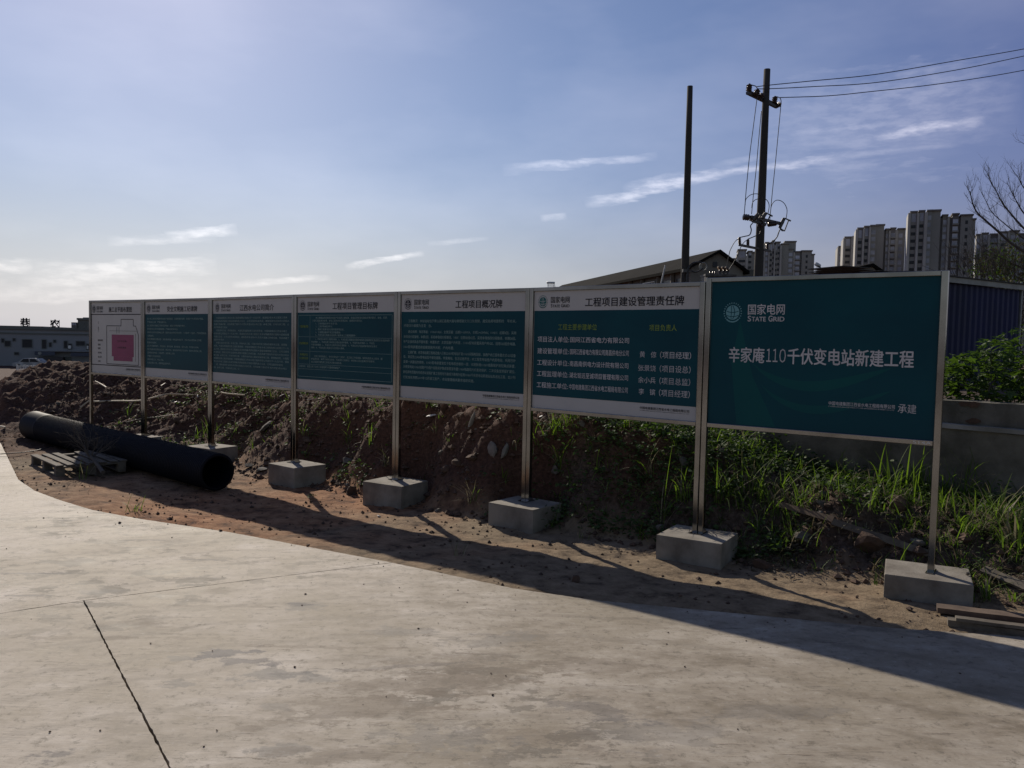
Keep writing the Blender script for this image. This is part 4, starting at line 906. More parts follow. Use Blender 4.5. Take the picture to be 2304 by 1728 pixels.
dn([(1714, 444), (1721.4, 447), (1727.9, 453.6), (1730.6, 463.4), (1728.4, 478.6)], .011, .2)
dn([(1733.3, 478.6), (1736, 462.3), (1743, 452.5), (1751.7, 450.4), (1761.5, 454.7), (1768, 463.4), (1770.9, 474.2), (1769, 490.5)], .011, .5)
dn([(1695.5, 500), (1688.8, 507.9), (1690.4, 517.6), (1686.6, 528.5), (1675.8, 531.7), (1663.9, 534.4)], .016, -.7)
dn([(1663.9, 534.4), (1653, 544.7), (1643, 563), (1640, 575), (1636, 596), (1635, 606)], .011, -.4)
dn([(1712, 520), (1708, 527), (1700.7, 530.6), (1683.4, 537.7)], .016, -.5)
dn([(1683.4, 537.7), (1673.6, 545.8), (1666, 557.8), (1658, 578), (1645, 600), (1640, 607)], .011, -.4)
dn([(1761, 520), (1755.5, 516.5), (1751.7, 524), (1748.5, 532.8), (1739.8, 542.6), (1727, 549)], .018, .4)
dn([(1687, 190), (1694, 192), (1701, 194.5), (1704, 200)], .013, -.55)
dn([(1744, 217), (1751, 218.5), (1756, 222), (1757.5, 230), (1756, 238)], .012, .5)
def overhead(pts, label):
    P = [at(x, y, Y) for x, y, Y in pts]; mb = MB(); mb.tube(smooth_pts(P, 8), .0125, 6); tag(build(mb, 'overhead_wire', M['wire'], None, True), label, 'wire', 'overhead wires leaving the pole')
overhead([(1703, 195, 23.5), (1736, 191, 23.7), (1827, 182, 24), (1972.6, 167, 24.6), (2154, 136, 25.2), (2304, 110, 25.8), (2500, 70, 26.5)], 'uppermost of the three overhead wires running right from the pole')
overhead([(1704, 200, 23.6), (1736, 199.5, 23.8), (1827, 195, 24.1), (1972.6, 185.5, 24.7), (2154, 157, 25.3), (2304, 126, 25.9), (2500, 82, 26.6)], 'middle one of the three overhead wires running right from the pole')
overhead([(1754.6, 219.5, 24.6), (1863.6, 215.6, 24.9), (1960, 206, 25.3), (2081.7, 192.7, 25.7), (2200, 176, 26.1), (2304, 158, 26.5), (2500, 120, 27.2)], 'lowest of the three overhead wires running right from the pole')

# transformer on its platform between the poles
def make_transformer():
    a_ = at(1582, 620, 25); b_ = at(1652, 622, 25); e = b_ - a_; W_ = e.length; yaw = math.atan2(e.y, e.x)
    t = thing('transformer', 'finned power transformer with amber capped bushings showing above the boards', 'transformer', (a_.x, a_.y, a_.z), (0, 0, yaw))
    mb = MB(); mb.box(0.02, W_ - 0.02, -0.25, 0.35, -1.3, -0.03); build(mb, 'tank', M['iron'], t)
    mb = MB(); mb.box(0, W_, -0.3, 0.4, -0.028, 0.03); build(mb, 'tank_lid', M['iron'], t)
    for k in range(12):
        mb = MB(); x = 0.04 + k * (W_ - .08) / 11; mb.box(x - .008, x + .008, -0.42, -0.251, -1.2, -0.08); build(mb, 'cooling_fin', M['iron'], t)
    for px in (1620, 1629, 1637):
        x = (at(px, 610, 25) - a_).dot(e) / W_; mb = MB(); mb.lathe((x, 0, .03), (x, 0, .24), [(0, .05), (.1, .06), (.2, .035), (.35, .065), (.45, .035), (.6, .06), (.7, .03), (1, .02)], 10); build(mb, 'bushing', M['ceramic'], t, True)
        mb = MB(); mb.lathe((x - .03, 0, .2), (x + .03, 0, .245), [(0, .1), (.5, .09), (1, .03)], 10); build(mb, 'bushing_cap', M['rubbercap'], t, True)
    for px in (1600, 1606, 1611):
        x = (at(px, 612, 25) - a_).dot(e) / W_; mb = MB(); mb.lathe((x, 0.1, .03), (x, .1, .14), [(0, .035), (.3, .045), (.5, .025), (1, .03)], 8); build(mb, 'small_bushing', M['ceramic'], t, True)
    mb = MB(); mb.box(-1.0, W_ + 1.3, -0.35, 0.5, -1.42, -1.31); build(mb, 'platform_beam', M['iron'], t)
    for x in (-0.7, W_ + .9):
        mb = MB(); mb.box(x - .1, x + .1, -.1, .1, -7.6, -1.43); build(mb, 'platform_leg', M['pole'], t)
make_transformer()
def coil():
    t = thing('cable_coil', 'coil of spare cable hanging beside the bare pole above the boards', 'cable coil', at(1582, 600, 25.9))
    o = t.location; mb = MB()
    for k in range(4):
        c = at(1582 + k * .8, 600 + k * .5, 25.9 + .03 * k); r = (8 - .6 * k) / FPX * 25.9
        mb.tube([c - o + Vector((math.cos(a_) * r, 0, math.sin(a_) * r * 1.1)) for a_ in np.linspace(0, 2 * math.pi, 25)], .016, 6, False)
    build(mb, 'cable_loops', M['fascia'], t, True); mb = MB()
    mb.tube([p - o for p in smooth_pts([at(1545, 640, 25.75), at(1547, 615, 25.75), at(1550, 602, 25.75), at(1558, 593, 25.75), at(1568, 590, 25.8), at(1578, 591, 25.85)], 5)], .03, 8)
    mb.tube([p - o for p in smooth_pts([at(1550, 606, 25.75), at(1562, 612, 25.8), at(1572, 610, 25.85), at(1582, 604, 25.9)], 5)], .025, 8)
    build(mb, 'cable_lead', M['wire'], t, True)
    mb = MB(); mb.bar(at(1536, 609, 25.8) - o, at(1556, 610, 25.8) - o, .12, .1); build(mb, 'clamp', M['iron'], t)
coil()

# ------------------------------------------------------------------ long house with gable end
def make_house1():
    K = 60 / 45.0
    R0 = at(1617, 562, 60.0); E0 = at(1555, 595, 59.5); F0 = at(1663, 604, 61.0)
    far = at(1265, 638, 100.0); far.z = R0.z
    e = Vector((far.x - R0.x, far.y - R0.y, 0)); L = e.length; e.normalize()
    g = Vector((e.y, -e.x, 0))          # to the right
    if g.x < 0: g = -g
    t = thing('long_house', 'long low house with a dark pitched roof and barred windows behind the boards', 'house', (R0.x, R0.y, -3))
    o = t.location; zb = -3
    wl_ = abs((E0 - R0).dot(g)); wr = abs((F0 - R0).dot(g)); hl = R0.z - E0.z; hr = R0.z - F0.z
    wl_ = max(wl_, 1.5); wr = max(wr, 1.2)
    def pt(s, w, z): p = R0 + e * s + g * w; return Vector((p.x, p.y, z)) - o
    mb = MB()
    def slopes(w0, z0, w1, z1, th=0.22):
        V = [pt(-.3, w0, z0), pt(L, w0, z0), pt(L, w1, z1), pt(-.3, w1, z1)]; V += [v - Vector((0, 0, th)) for v in V]
        mb.add(V, [(0, 1, 2, 3), (7, 6, 5, 4), (0, 4, 5, 1), (1, 5, 6, 2), (2, 6, 7, 3), (3, 7, 4, 0)])
    slopes(0, R0.z, -wl_ - .5, E0.z - hl * .5 / wl_); slopes(0, R0.z, wr + .4, F0.z - hr * .4 / wr)
    build(mb, 'roof', M['rooftile'], t)
    mb = MB()
    V = [pt(0, -wl_, zb), pt(0, wr, zb), pt(0, wr, F0.z - .23), pt(0, 0, R0.z - .24), pt(0, -wl_, E0.z - .23)]
    V2 = [pt(L, -wl_, zb), pt(L, wr, zb), pt(L, wr, F0.z - .23), pt(L, 0, R0.z - .24), pt(L, -wl_, E0.z - .23)]
    mb.add(V + V2, [(0, 1, 2, 3, 4), (9, 8, 7, 6, 5), (0, 5, 6, 1), (1, 6, 7, 2), (4, 9, 5, 0)])
    build(mb, 'wall', M['houseplaster'], t)
    # windows with bars along the long left side
    zt = E0.z - .9
    k = 0; s = 1.2
    while s < L * .72:
        w = rnd.choice((1.7, 2.4, 1.2)); fr = MB(); x0 = -wl_ - .04
        fr_ = lambda a_, b_, c_, d_, dpt=0.0: [pt(a_, x0 - dpt, c_), pt(b_, x0 - dpt, c_), pt(b_, x0 - dpt, d_), pt(a_, x0 - dpt, d_)]
        fr.add(fr_(s, s + w, zt - 1.5, zt), [(0, 1, 2, 3)])
        f_o = build(fr, 'window', M['glass'], t)
        if rnd.random() < .75:
            br = MB()
            for j in range(9): z = zt - 1.55 + j * .2; br.bar(pt(s - .05, x0 - .25, z), pt(s + w + .05, x0 - .25, z), .05, .05)
            for j in range(6): xx = s - .05 + (w + .1) * j / 5; br.bar(pt(xx, x0 - .26, zt - 1.6), pt(xx, x0 - .26, zt + .05), .05, .05)
            build(br, 'window_bars', M['bars'], f_o)
        cl = MB(); cl.bar(pt(s + w + .45, x0 - .15, zt - 3), pt(s + w + .45, x0 - .15, E0.z - .5), .25, .25); build(cl, 'column', M['houseplaster'], t)
        s += w + 1.0
    mb = MB(); mb.add([pt(-.05, -.55 + .1, R0.z - 1.3), pt(-.05, -.1, R0.z - 1.3), pt(-.05, -.1, R0.z - .9), pt(-.05, -.45, R0.z - .9)], [(0, 1, 2, 3)]); build(mb, 'gable_vent', M['glass'], t)
    mb = MB(); a_ = at(1668, 606, 61); b_ = at(1679, 610, 61)
    mb.box(a_.x - .3 - o.x, b_.x - o.x + .6, a_.y - o.y, a_.y + 6 - o.y, 0, a_.z - o.z); build(mb, 'side_annex', M['houseplaster'], t)
    mb = MB(); mb.tube([at(1497, 597, 58) - o, at(1487, 640, 58) - o], .06, 6); build(mb, 'leaning_stick', M['bars'], t)
    # lower far hip left of the ridge
make_house1()
# low dark roofed house
def make_house2():
    ap = at(1965, 592, 50); lf = at(1880, 612, 50); rg = at(1984, 602, 50); far = at(1790, 624, 56)
    t = thing('low_house', 'low house whose dark pitched roof peak shows above the big green board', 'house', (ap.x, ap.y, -3)); o = t.location
    zb = -3
    mb = MB()
    A = [lf, ap, rg]; back = Vector((-1.0, 9, 0))
    V = [lf + Vector((-1.6, 0, -.45)), ap, rg + Vector((.5, 0, -.4))]
    V = [v - o for v in V]; V2 = [v + back for v in V]; V3 = [v - Vector((0, 0, .2)) for v in V]; V4 = [v - Vector((0, 0, .2)) for v in V2]
    mb.add(V + V2 + V3 + V4, [(0, 1, 4, 3), (1, 2, 5, 4), (6, 9, 10, 7), (7, 10, 11, 8), (0, 6, 7, 1), (1, 7, 8, 2), (0, 3, 9, 6), (2, 8, 11, 5)]); build(mb, 'roof', M['rooftile'], t)
    mb = MB(); W1 = [V3[0] + Vector((.4, .15, 0)), V3[1] + Vector((0, .15, 0)), V3[2] + Vector((-.3, .15, 0))]
    lo = [Vector((w.x, w.y, zb - o.z)) for w in (W1[0], W1[2])]; up2 = [w + back for w in W1]; lo2 = [w + back for w in lo]
    mb.add(W1 + lo + up2 + lo2, [(0, 3, 4, 2, 1), (5, 6, 7, 9, 8), (0, 5, 8, 3), (2, 4, 9, 7)]); build(mb, 'wall', M['houseplaster'], t)
    f_ = at(1800, 622, 57); t2 = thing('low_roof', 'long flat dark roof just above the boards, left of the low peaked roof', 'house', (f_.x, f_.y, -3)); o = t2.location
    a_, b_ = at(1742, 628, 56), at(1905, 611, 56)
    mb = MB(); V = [a_, b_, b_ + Vector((2, 7, .3)), a_ + Vector((2, 7, .3))]; V = [v - o for v in V]; V += [v - Vector((0, 0, .25)) for v in V]
    mb.add(V, [(0, 1, 2, 3), (7, 6, 5, 4), (0, 4, 5, 1), (1, 5, 6, 2), (2, 6, 7, 3), (3, 7, 4, 0)]); build(mb, 'roof', M['rooftile'], t2)
    mb = MB(); mb.box(a_.x - o.x + .3, b_.x - o.x - .3, .4, 6, 0, min(a_.z, b_.z) - o.z - .3); build(mb, 'wall', M['houseplaster'], t2)
make_house2()
def solar(px, py, Y, s, label, flip=1):
    p = at(px, py, Y); t = thing('solar_water_heater', label, 'solar water heater', p); mb = MB()
    mb.tube([(-.9 * s, 0, 1.0 * s), (.9 * s, 0, 1.0 * s)], .22 * s, 14); build(mb, 'tank', M['whitepaint'], t, True)
    for x in (-.7, .7):
        mb = MB(); mb.tube([(x * s, 0, 1.0 * s), (x * s, -.1, -.2 * s)], .03 * s, 5); mb.tube([(x * s, 0, 1.0 * s), (x * s, -.9 * s, -.2 * s)], .03 * s, 5); build(mb, 'stand_leg', M['bars'], t)
    mb = MB()
    for k in range(10): x = -.8 + k * .178; mb.tube([(x * s, -.05, .9 * s), (x * s, -1.1 * s, 0)], .035 * s, 6)
    build(mb, 'collector_tubes', M['glass'], t, True)
    return t
solar(1239, 646, 100, 0.55, 'tiny bright solar water heater on a roof above the fifth board from the left').rotation_euler = (0, 0, R(10))
solar(1839, 616, 57, 0.62, 'solar water heater frame on the flat roof beside the distant towers').rotation_euler = (0, 0, R(60))

# ------------------------------------------------------------------ apartment towers
WIN = MB(); WIN.box(-.5, .5, -.06, 0, -.5, .5); win_me = WIN.mesh('window', M['skytoneglass'])
WIN = MB(); WIN.box(-.5, .5, -.06, 0, -.5, .5); dwin_me = WIN.mesh('window', M['glass'])
def make_tower(label, Y, x0, x1, cols, fl, group='distant apartment towers', depth=12, skew=0.0, ybase=640, pitch=16.0):
    """cols: (px0, px1, ytop, kind, setback m). Kinds: wall pil win slit dark balc small."""
    s = Y / FPX
    th = -math.atan2((x0 + x1) / 2 - PW / 2, FPX) + skew
    ctr_ = at((x0 + x1) / 2, 640, Y); dv = Vector((math.cos(th), math.sin(th)))
    def along(px):      # where the sight line through px meets the facade
        d = ray(px, 640); k = d.x / d.y; return (k * ctr_.y - ctr_.x) / (dv.x - k * dv.y)
    base = -3.0; a0_ = along(x0); org = Vector((ctr_.x + dv.x * a0_, ctr_.y + dv.y * a0_, 0)); s = s * math.hypot(1, math.tan(th)) if False else s
    t = thing('apartment_tower', label, 'apartment tower', (org.x, org.y, base), (0, 0, th), group)
    nwin = 0
    for px0, px1, yt, kind, sb in cols:
        X0 = along(px0) - a0_; X1 = along(px1) - a0_; Yc = ctr_.y + dv.y * (X0 + X1 + 2 * a0_) / 2; zt = at((px0 + px1) / 2, yt, Yc).z - base
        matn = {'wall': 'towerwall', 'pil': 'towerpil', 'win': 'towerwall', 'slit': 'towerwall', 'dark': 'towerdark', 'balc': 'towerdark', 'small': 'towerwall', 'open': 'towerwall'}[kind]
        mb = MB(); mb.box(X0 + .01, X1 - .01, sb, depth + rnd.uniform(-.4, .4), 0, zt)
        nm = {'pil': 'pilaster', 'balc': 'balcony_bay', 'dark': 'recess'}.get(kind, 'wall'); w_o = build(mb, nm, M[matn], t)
        if kind != 'pil' and kind != 'dark':
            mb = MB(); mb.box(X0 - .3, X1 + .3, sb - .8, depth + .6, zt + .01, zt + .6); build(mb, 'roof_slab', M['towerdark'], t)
        fh = pitch * s; w = X1 - X0; z = zt - fh * (2.0 if kind == 'win' else 0.9)
        if kind == 'win':
            o = obj('window', win_me, t, ((X0 + X1) / 2, sb, zt - fh * .75)); o.scale = (w * .72, 1, fh * 1.15); nwin += 1
        if kind == 'open':
            o = obj('roof_opening', win_me, t, ((X0 + X1) / 2, sb, zt - fh * .4)); o.scale = (w * .6, 1, fh * .5)
        while z > 18 * (Y / 340) and kind in ('win', 'slit', 'balc', 'small', 'open') and nwin < 280:
            if kind in ('win', 'open'):
                o = obj('window', dwin_me, t, ((X0 + X1) / 2, sb, z)); o.scale = (w * .74, 1, fh * .45)
                mb_o = obj('window_apron', None, t) if False else None
            elif kind == 'slit':
                o = obj('window', win_me, t, ((X0 + X1) / 2, sb, z)); o.scale = (w * .75, 1, fh * .62)
            elif kind == 'small':
                o = obj('window', dwin_me, t, ((X0 + X1) / 2, sb, z)); o.scale = (1.0, 1, 1.5)
            else:
                o = obj('window', win_me, t, ((X0 + X1) / 2, sb - .1, z)); o.scale = (w * .86, 1, fh * .55)
                mb = MB() ; b_ = obj('balcony', BAL, t, ((X0 + X1) / 2, sb - 1.2, z - fh * .42)); b_.scale = (w, 1.2, fh * .22)
            nwin += 1; z -= fh
    return t
_b = MB(); _b.box(-.5, .5, 0, 1, -.5, .5); BAL = _b.mesh('balcony', M['towerwall'])
T3 = [(2036, 2042, 480, 'pil', -1.2), (2042, 2056, 478, 'win', 0), (2056, 2061, 480, 'pil', -1.0), (2061, 2073, 476, 'win', 0), (2073, 2080, 478, 'pil', -1.2), (2080, 2090, 474, 'slit', 1.2), (2090, 2110, 473, 'wall', 2.0),
      (2110, 2116, 486, 'dark', 5), (2116, 2127, 482, 'slit', 4.5), (2127, 2132, 484, 'pil', 3.6), (2132, 2138, 486, 'dark', 4.5), (2138, 2152, 480, 'balc', 3.6), (2152, 2157, 486, 'dark', 4.5), (2157, 2184, 482, 'small', 3.8), (2184, 2191, 491, 'wall', 4.2)]
make_tower('tallest of the distant towers, its flat crown right of the grey stepped row', 340, 2036, 2191, T3, 20, skew=R(5))
T2 = [(1920, 1925, 517, 'pil', -1.2), (1925, 1936, 515, 'win', 0), (1936, 1940, 515, 'pil', -1.0), (1940, 1950, 511, 'win', 0), (1950, 1954, 511, 'pil', -1.2), (1954, 1967, 508, 'slit', 1.2), (1967, 1985, 506, 'wall', 2.0),
      (1985, 1990, 516, 'dark', 5), (1990, 1997, 514, 'slit', 4.5), (1997, 2001, 516, 'pil', 3.6), (2001, 2012, 512, 'balc', 4.2), (2012, 2018, 514, 'pil', 4.2), (2018, 2030, 513, 'slit', 4.6), (2030, 2035, 513, 'wall', 4.6)]
make_tower('second tallest distant tower, immediately left of the tallest one', 365, 1920, 2035, T2, 16, skew=R(5), pitch=15)
T1 = [(1893, 1897, 537, 'pil', -.8), (1897, 1911, 535, 'win', 0), (1911, 1915, 534, 'pil', -.8), (1915, 1920, 533, 'slit', 1)]
make_tower('slender distant tower between the leftmost sliver and the second tallest tower', 390, 1893, 1920, T1, 12, skew=R(5), pitch=13.5)
T0 = [(1881, 1884, 557, 'pil', -.6), (1884, 1890, 556, 'slit', 0), (1890, 1893, 555, 'pil', -.4)]
make_tower('narrow sliver of a distant tower at the left end of the stepped row', 410, 1881, 1893, T0, 10, skew=R(5), pitch=13)
T4 = [(2192, 2200, 529, 'slit', 0), (2200, 2204, 528, 'pil', -.7), (2204, 2218, 526, 'win', 0), (2218, 2223, 528, 'pil', -.6), (2223, 2240, 527, 'balc', 1.5), (2240, 2245, 525, 'pil', -.6), (2245, 2262, 523, 'win', 0), (2262, 2266, 522, 'pil', -.7), (2266, 2288, 520, 'slit', 1), (2288, 2305, 526, 'balc', 2), (2305, 2340, 522, 'win', 1)]
make_tower('distant tower behind the bare branches at the right edge', 400, 2192, 2340, T4, 10, skew=R(5), pitch=13.5)
TA = [(1634, 1655, 582, 'slit', 3), (1655, 1658, 572, 'pil', 0), (1658, 1677, 563, 'win', 0), (1677, 1681, 575, 'pil', 0), (1681, 1690, 566, 'open', 1), (1690, 1700, 568, 'wall', 1.5), (1700, 1716, 560, 'wall', 1.5),
      (1716, 1719, 550, 'pil', -.8), (1719, 1726, 547, 'slit', 0), (1726, 1729, 550, 'pil', -.8), (1729, 1735, 548, 'win', 0), (1735, 1739, 543, 'win', 0), (1739, 1742, 552, 'pil', -.8), (1742, 1746, 546, 'win', 0), (1746, 1752, 546, 'open', 0), (1752, 1756, 552, 'pil', -.8),
      (1756, 1772, 549, 'wall', 2), (1765, 1790, 542, 'wall', 5), (1772, 1784, 560, 'slit', 3.5), (1784, 1788, 566, 'pil', 3), (1788, 1799, 566, 'balc', 3), (1799, 1803, 562, 'dark', 4), (1803, 1826, 564, 'small', 3.2), (1826, 1832, 572, 'wall', 3.6)]
make_tower('distant tower block with open roof frames, standing behind the wired utility pole', 440, 1634, 1832, TA, 8, skew=R(5), pitch=12.2)

# ------------------------------------------------------------------ far left: market building, letters, fence, car
def make_market():
    A = at(-40, 733.5, 108); B = at(215, 744.5, 112); zb = -3.0
    e = Vector((B.x - A.x, B.y - A.y, 0)); L = e.length; yaw = math.atan2(e.y, e.x); s = L / 255.0
    t = thing('market_building', 'long two storey blue grey building with big letters on its roof, at the left edge', 'building', (A.x, A.y, zb), (0, 0, yaw))
    X = lambda px: (px + 40) * s; Z = lambda py, px=80: (at(px, py, 110).z - zb)
    mb = MB(); mb.box(0, L, 0, 18, 0, A.z - zb - .35); build(mb, 'wall', M['leftwall'], t)
    mb = MB(); mb.box(-.2, X(97), -.25, 18.2, A.z - zb - .345, A.z - zb + .12); mb.box(X(97) + .01, L + .2, -.25, 18.2, A.z - zb - .345, A.z - zb - .05); build(mb, 'parapet', M['leftroof'], t)
    mb = MB(); mb.box(0, L, -.12, -.01, Z(752), Z(749)); build(mb, 'string_course', M['leftroof'], t)
    for px0, px1, y0, y1 in ((9, 22, 768, 780), (27, 33, 762, 768), (48, 70, 764, 782), (92, 102, 764, 784), (108, 114, 770, 780), (118, 124, 764, 770), (142, 150, 766, 782), (152, 160, 772, 784), (170, 190, 766, 776), (194, 200, 772, 784), (2, 8, 763, 772), (30, 40, 793, 799)):
        mb = MB(); mb.box(X(px0), X(px1), -.07, -.005, Z(y1), Z(y0)); w = build(mb, 'window', M['glass'], t)
        mb = MB(); outline(mb, X(px0) - .05, X(px1) + .05, Z(y1) - .05, Z(y0) + .05, .08, -.1, ); build(mb, 'window_frame', M['leftroof'], w)
    for px0, px1 in ((153, 161), (196, 201)):
        mb = MB(); mb.box(X(px0), X(px1) - .1, -.5, -.12, Z(783), Z(776)); build(mb, 'air_conditioner', M['whitepaint'], t)
    mb = MB(); mb.box(X(80), L, -1.4, -.02, Z(789.5), Z(787.5)); build(mb, 'canopy', M['leftwall'], t)
    mb = MB(); mb.box(X(82), X(127), -1.55, -1.42, Z(798.5), Z(790)); s1 = build(mb, 'shop_sign', M['signblue'], t)
    mb = MB(); mb.box(X(163), L, -1.55, -1.42, Z(799.5), Z(791.5)); s2 = build(mb, 'shop_sign', M['signblue'], t)
    mb = MB(); c = Vector((X(93.5), -1.56, Z(794))); mb.tube([c, c + Vector((0, -.02, 0))], .22, 14); build(mb, 'sign_emblem', M['fascia'], s1)
    mb = MB(); mb.box(X(96), X(144), -1.38, -.05, Z(813), Z(802)); build(mb, 'shopfront', M['shopfront'], t)
    for px0, px1 in ((84, 94), (146, 158)): mb = MB(); mb.box(X(px0), X(px1), -.2, -.01, 0, Z(802)); build(mb, 'shopfront', M['leftroof'], t)
    # free standing roof letters
    for ch, px0, px1, y0, y1, m in (('巷', 40.5, 62, 715, 735, 'ink'), ('农', 108, 129.5, 718, 737, 'ink'), ('贸', 176, 193, 723, 741, 'leftroof')):
        u = thing('roof_letter', {'巷': 'leftmost dark character standing on the roof of the market building', '农': 'dark character on thin posts on the roof, right of the first one', '贸': 'faint grey rooftop character in front of the stepped tower'}[ch], 'sign letter', t.location, t.rotation_euler, 'letters on the market roof')
        v, f = text_mesh(ch, X(px0), X(px1), Z(y1, px0), Z(y0, px0), None, 0, .03)
        v2 = v.copy(); v2[:, 1] += .22; n = len(v)
        me = mesh_from('character', np.concatenate([v, v2]), f + [tuple(i + n for i in q[::-1]) for q in f], M[m]); obj('character', me, u, (0, .5, 0))
        mb = MB(); base = A.z - zb - .06
        for px in (px0 + 1.5, px1 - 1): mb.bar((X(px), .75, base), (X(px), .75, Z(y0 + 1, px0)), .06, .06)
        for py in (y1 - 1, y0 + 6): mb.bar((X(px0 + 1.5), .78, Z(py, px0)), (X(px1 - 1), .78, Z(py, px0)), .05, .05)
        build(mb, 'support_frame', M['iron'], u)
make_market()
def make_stepped():
    s = 200 / FPX; a_ = at(161, 800, 200); t = thing('stepped_tower', 'stepped grey tower behind the market building at the left', 'building', (a_.x, a_.y, -3)); Z = lambda y: at(180, y, 200).z + 3
    for n, (x0, x1, y, d, m) in enumerate(((0, 12, 725.5, 0, 'leftroof'), (12.1, 42, 720, .5, 'leftroof'), (16.5, 41, 713.5, 2, 'leftwall'))):
        mb = MB(); mb.box(x0 * s, x1 * s, d, 14 + d, 0, Z(y)); build(mb, 'wall', M[m], t)
    for k in range(3): mb = MB(); mb.box((1 + k * 3.6) * s, (3.6 + k * 3.6) * s, -.1, -.01, Z(732), Z(727)); build(mb, 'window', M['skytoneglass'], t)
    mb = MB(); mb.box(18 * s, 24 * s, 1.85, 1.99, Z(719), Z(715)); build(mb, 'window', M['skytoneglass'], t)
    mb = MB(); mb.box(11 * s, 44 * s, .2, 15, Z(720) + .01, Z(720) + .5); build(mb, 'roof_slab', M['leftroof'], t)
make_stepped()
def make_fence():
    Y = 92; a_ = at(38, 822, Y); b_ = at(116, 824, Y); a_ = Vector((a_.x, a_.y, a_.z)); L = b_.x - a_.x
    t = thing('picket_fence', 'short white picket railing in front of the market building', 'fence', (a_.x, a_.y, a_.z - 1.0))
    n = 22
    for k in range(n):
        x = L * k / (n - 1); mb = MB(); w = .06 if k % 5 else .13; mb.box(x - w / 2, x + w / 2, -.03, .03, 0, 1.0 + (.08 if k % 5 == 0 else 0)); build(mb, 'picket', M['whitepaint'], t)
    for z in (.12, .92): mb = MB(); mb.box(0, L, -.034, -.031 + .02, z, z + .07); build(mb, 'rail', M['whitepaint'], t)
    return t
make_fence()
def make_car():
    c = at(70, 817, 104); t = thing('parked_car', 'pale car parked behind the white picket railing', 'car', (c.x + .3, c.y, -3.12), (0, 0, R(3)))
    prof = [(-2.2, .35), (-2.2, .8), (-1.5, .92), (-.85, 1.42), (.7, 1.45), (1.35, 1.0), (2.15, .9), (2.25, .55), (2.2, .3)]
    V = [(x, -.85, z) for x, z in prof] + [(x, .85, z) for x, z in prof]; n = len(prof)
    me = mesh_from('body', V, [tuple(range(n)), tuple(range(n, 2 * n))[::-1]] + [(i, i + n, (i + 1) % n + n, (i + 1) % n) for i in range(n)], M['carpaint']); bevel_mesh(me, .06, 2); obj('body', me, t)
    for x0, x1, x2, x3 in ((-1.2, -.1, -.15, -.8), (0.0, 1.15, .6, 0.0)):
        mb = MB(); mb.add([(x0, -.86, .95), (x1, -.86, .95), (x2, -.86, 1.36), (x3, -.86, 1.36)], [(0, 1, 2, 3)]); build(mb, 'side_window', M['glass'], t)
    for x in (-1.35, 1.35):
        for y in (-.8, .8):
            mb = MB(); mb.tube([(x, y - .1, .32), (x, y + .1, .32)], .32, 18); w = build(mb, 'wheel', M['tyre'], t)
            mb = MB(); mb.tube([(x, y - .115, .32), (x, y + .115, .32)], .2, 12); build(mb, 'rim', M['bars'], w)
make_car()

# ------------------------------------------------------------------ vegetation
def blades_mesh(name, specs, mats, seg=4):
    """specs: rows base(3) dir azimuth, length, lean, droop, width, mat -> ribbons"""
    V = []; F = []; MI = []; n = 0
    for (bx, by, bz, azm, L, lean, droop, w, mi) in specs:
        dx, dy = math.cos(azm), math.sin(azm); sx, sy = -dy, dx; x = y = z = 0.0; th = lean
        row = []
        for i in range(seg + 1):
            t = i / seg; ww = w * (1 - t) ** 0.6 * (0.7 + .3 * min(1, t * 4)) / 2
            if i == seg: row.append((bx + dx * x, by + dy * x, bz + z))
            else:
                row.append((bx + dx * x - sx * ww, by + dy * x - sy * ww, bz + z)); row.append((bx + dx * x + sx * ww, by + dy * x + sy * ww, bz + z))
            x += math.sin(th) * L / seg; z += math.cos(th) * L / seg; th += droop / seg
        V += row
        for i in range(seg - 1): F.append((n + 2 * i, n + 2 * i + 1, n + 2 * i + 3, n + 2 * i + 2)); MI.append(mi)
        F.append((n + 2 * seg - 2, n + 2 * seg - 1, n + 2 * seg)); MI.append(mi); n += 2 * seg + 1
    return mesh_from(name, V, F, mats, False, MI)
def leaves_arrays(specs, kind='oval'):
    V = []; F = []; n = 0
    for (p, azm, pit, roll, L, w) in specs:
        m = Matrix.Rotation(azm, 3, 'Z') @ Matrix.Rotation(pit, 3, 'Y') @ Matrix.Rotation(roll, 3, 'X')
        if kind == 'oval': pts = [(0, 0, 0), (.3, -.42, .05), (.3, .42, .05), (.7, -.35, .03), (.7, .35, .03), (.32, 0, -.04), (.72, 0, -.06), (1, 0, -.12)]; fc = [(0, 1, 5), (0, 5, 2), (1, 3, 6, 5), (5, 6, 4, 2), (3, 7, 6), (6, 7, 4)]
        else:
            ang = [(-180, .25), (-125, .62), (-100, .38), (-62, .85), (-38, .45), (0, 1.0), (38, .45), (62, .85), (100, .38), (125, .62)]
            pts = [(0.3, 0, -.05)] + [(.3 + r * .62 * math.cos(R(a)), r * .75 * math.sin(R(a)), .06 * r - (.12 if r > .8 else 0)) for a, r in ang]; fc = [(0, 1 + i, 1 + (i + 1) % 10) for i in range(10)]
        for q in pts: V.append(m @ Vector((q[0] * L, q[1] * (w if kind == 'oval' else L), q[2] * L)) + Vector(p))
        F += [tuple(i + n for i in f) for f in fc]; n += len(pts)
    return V, F
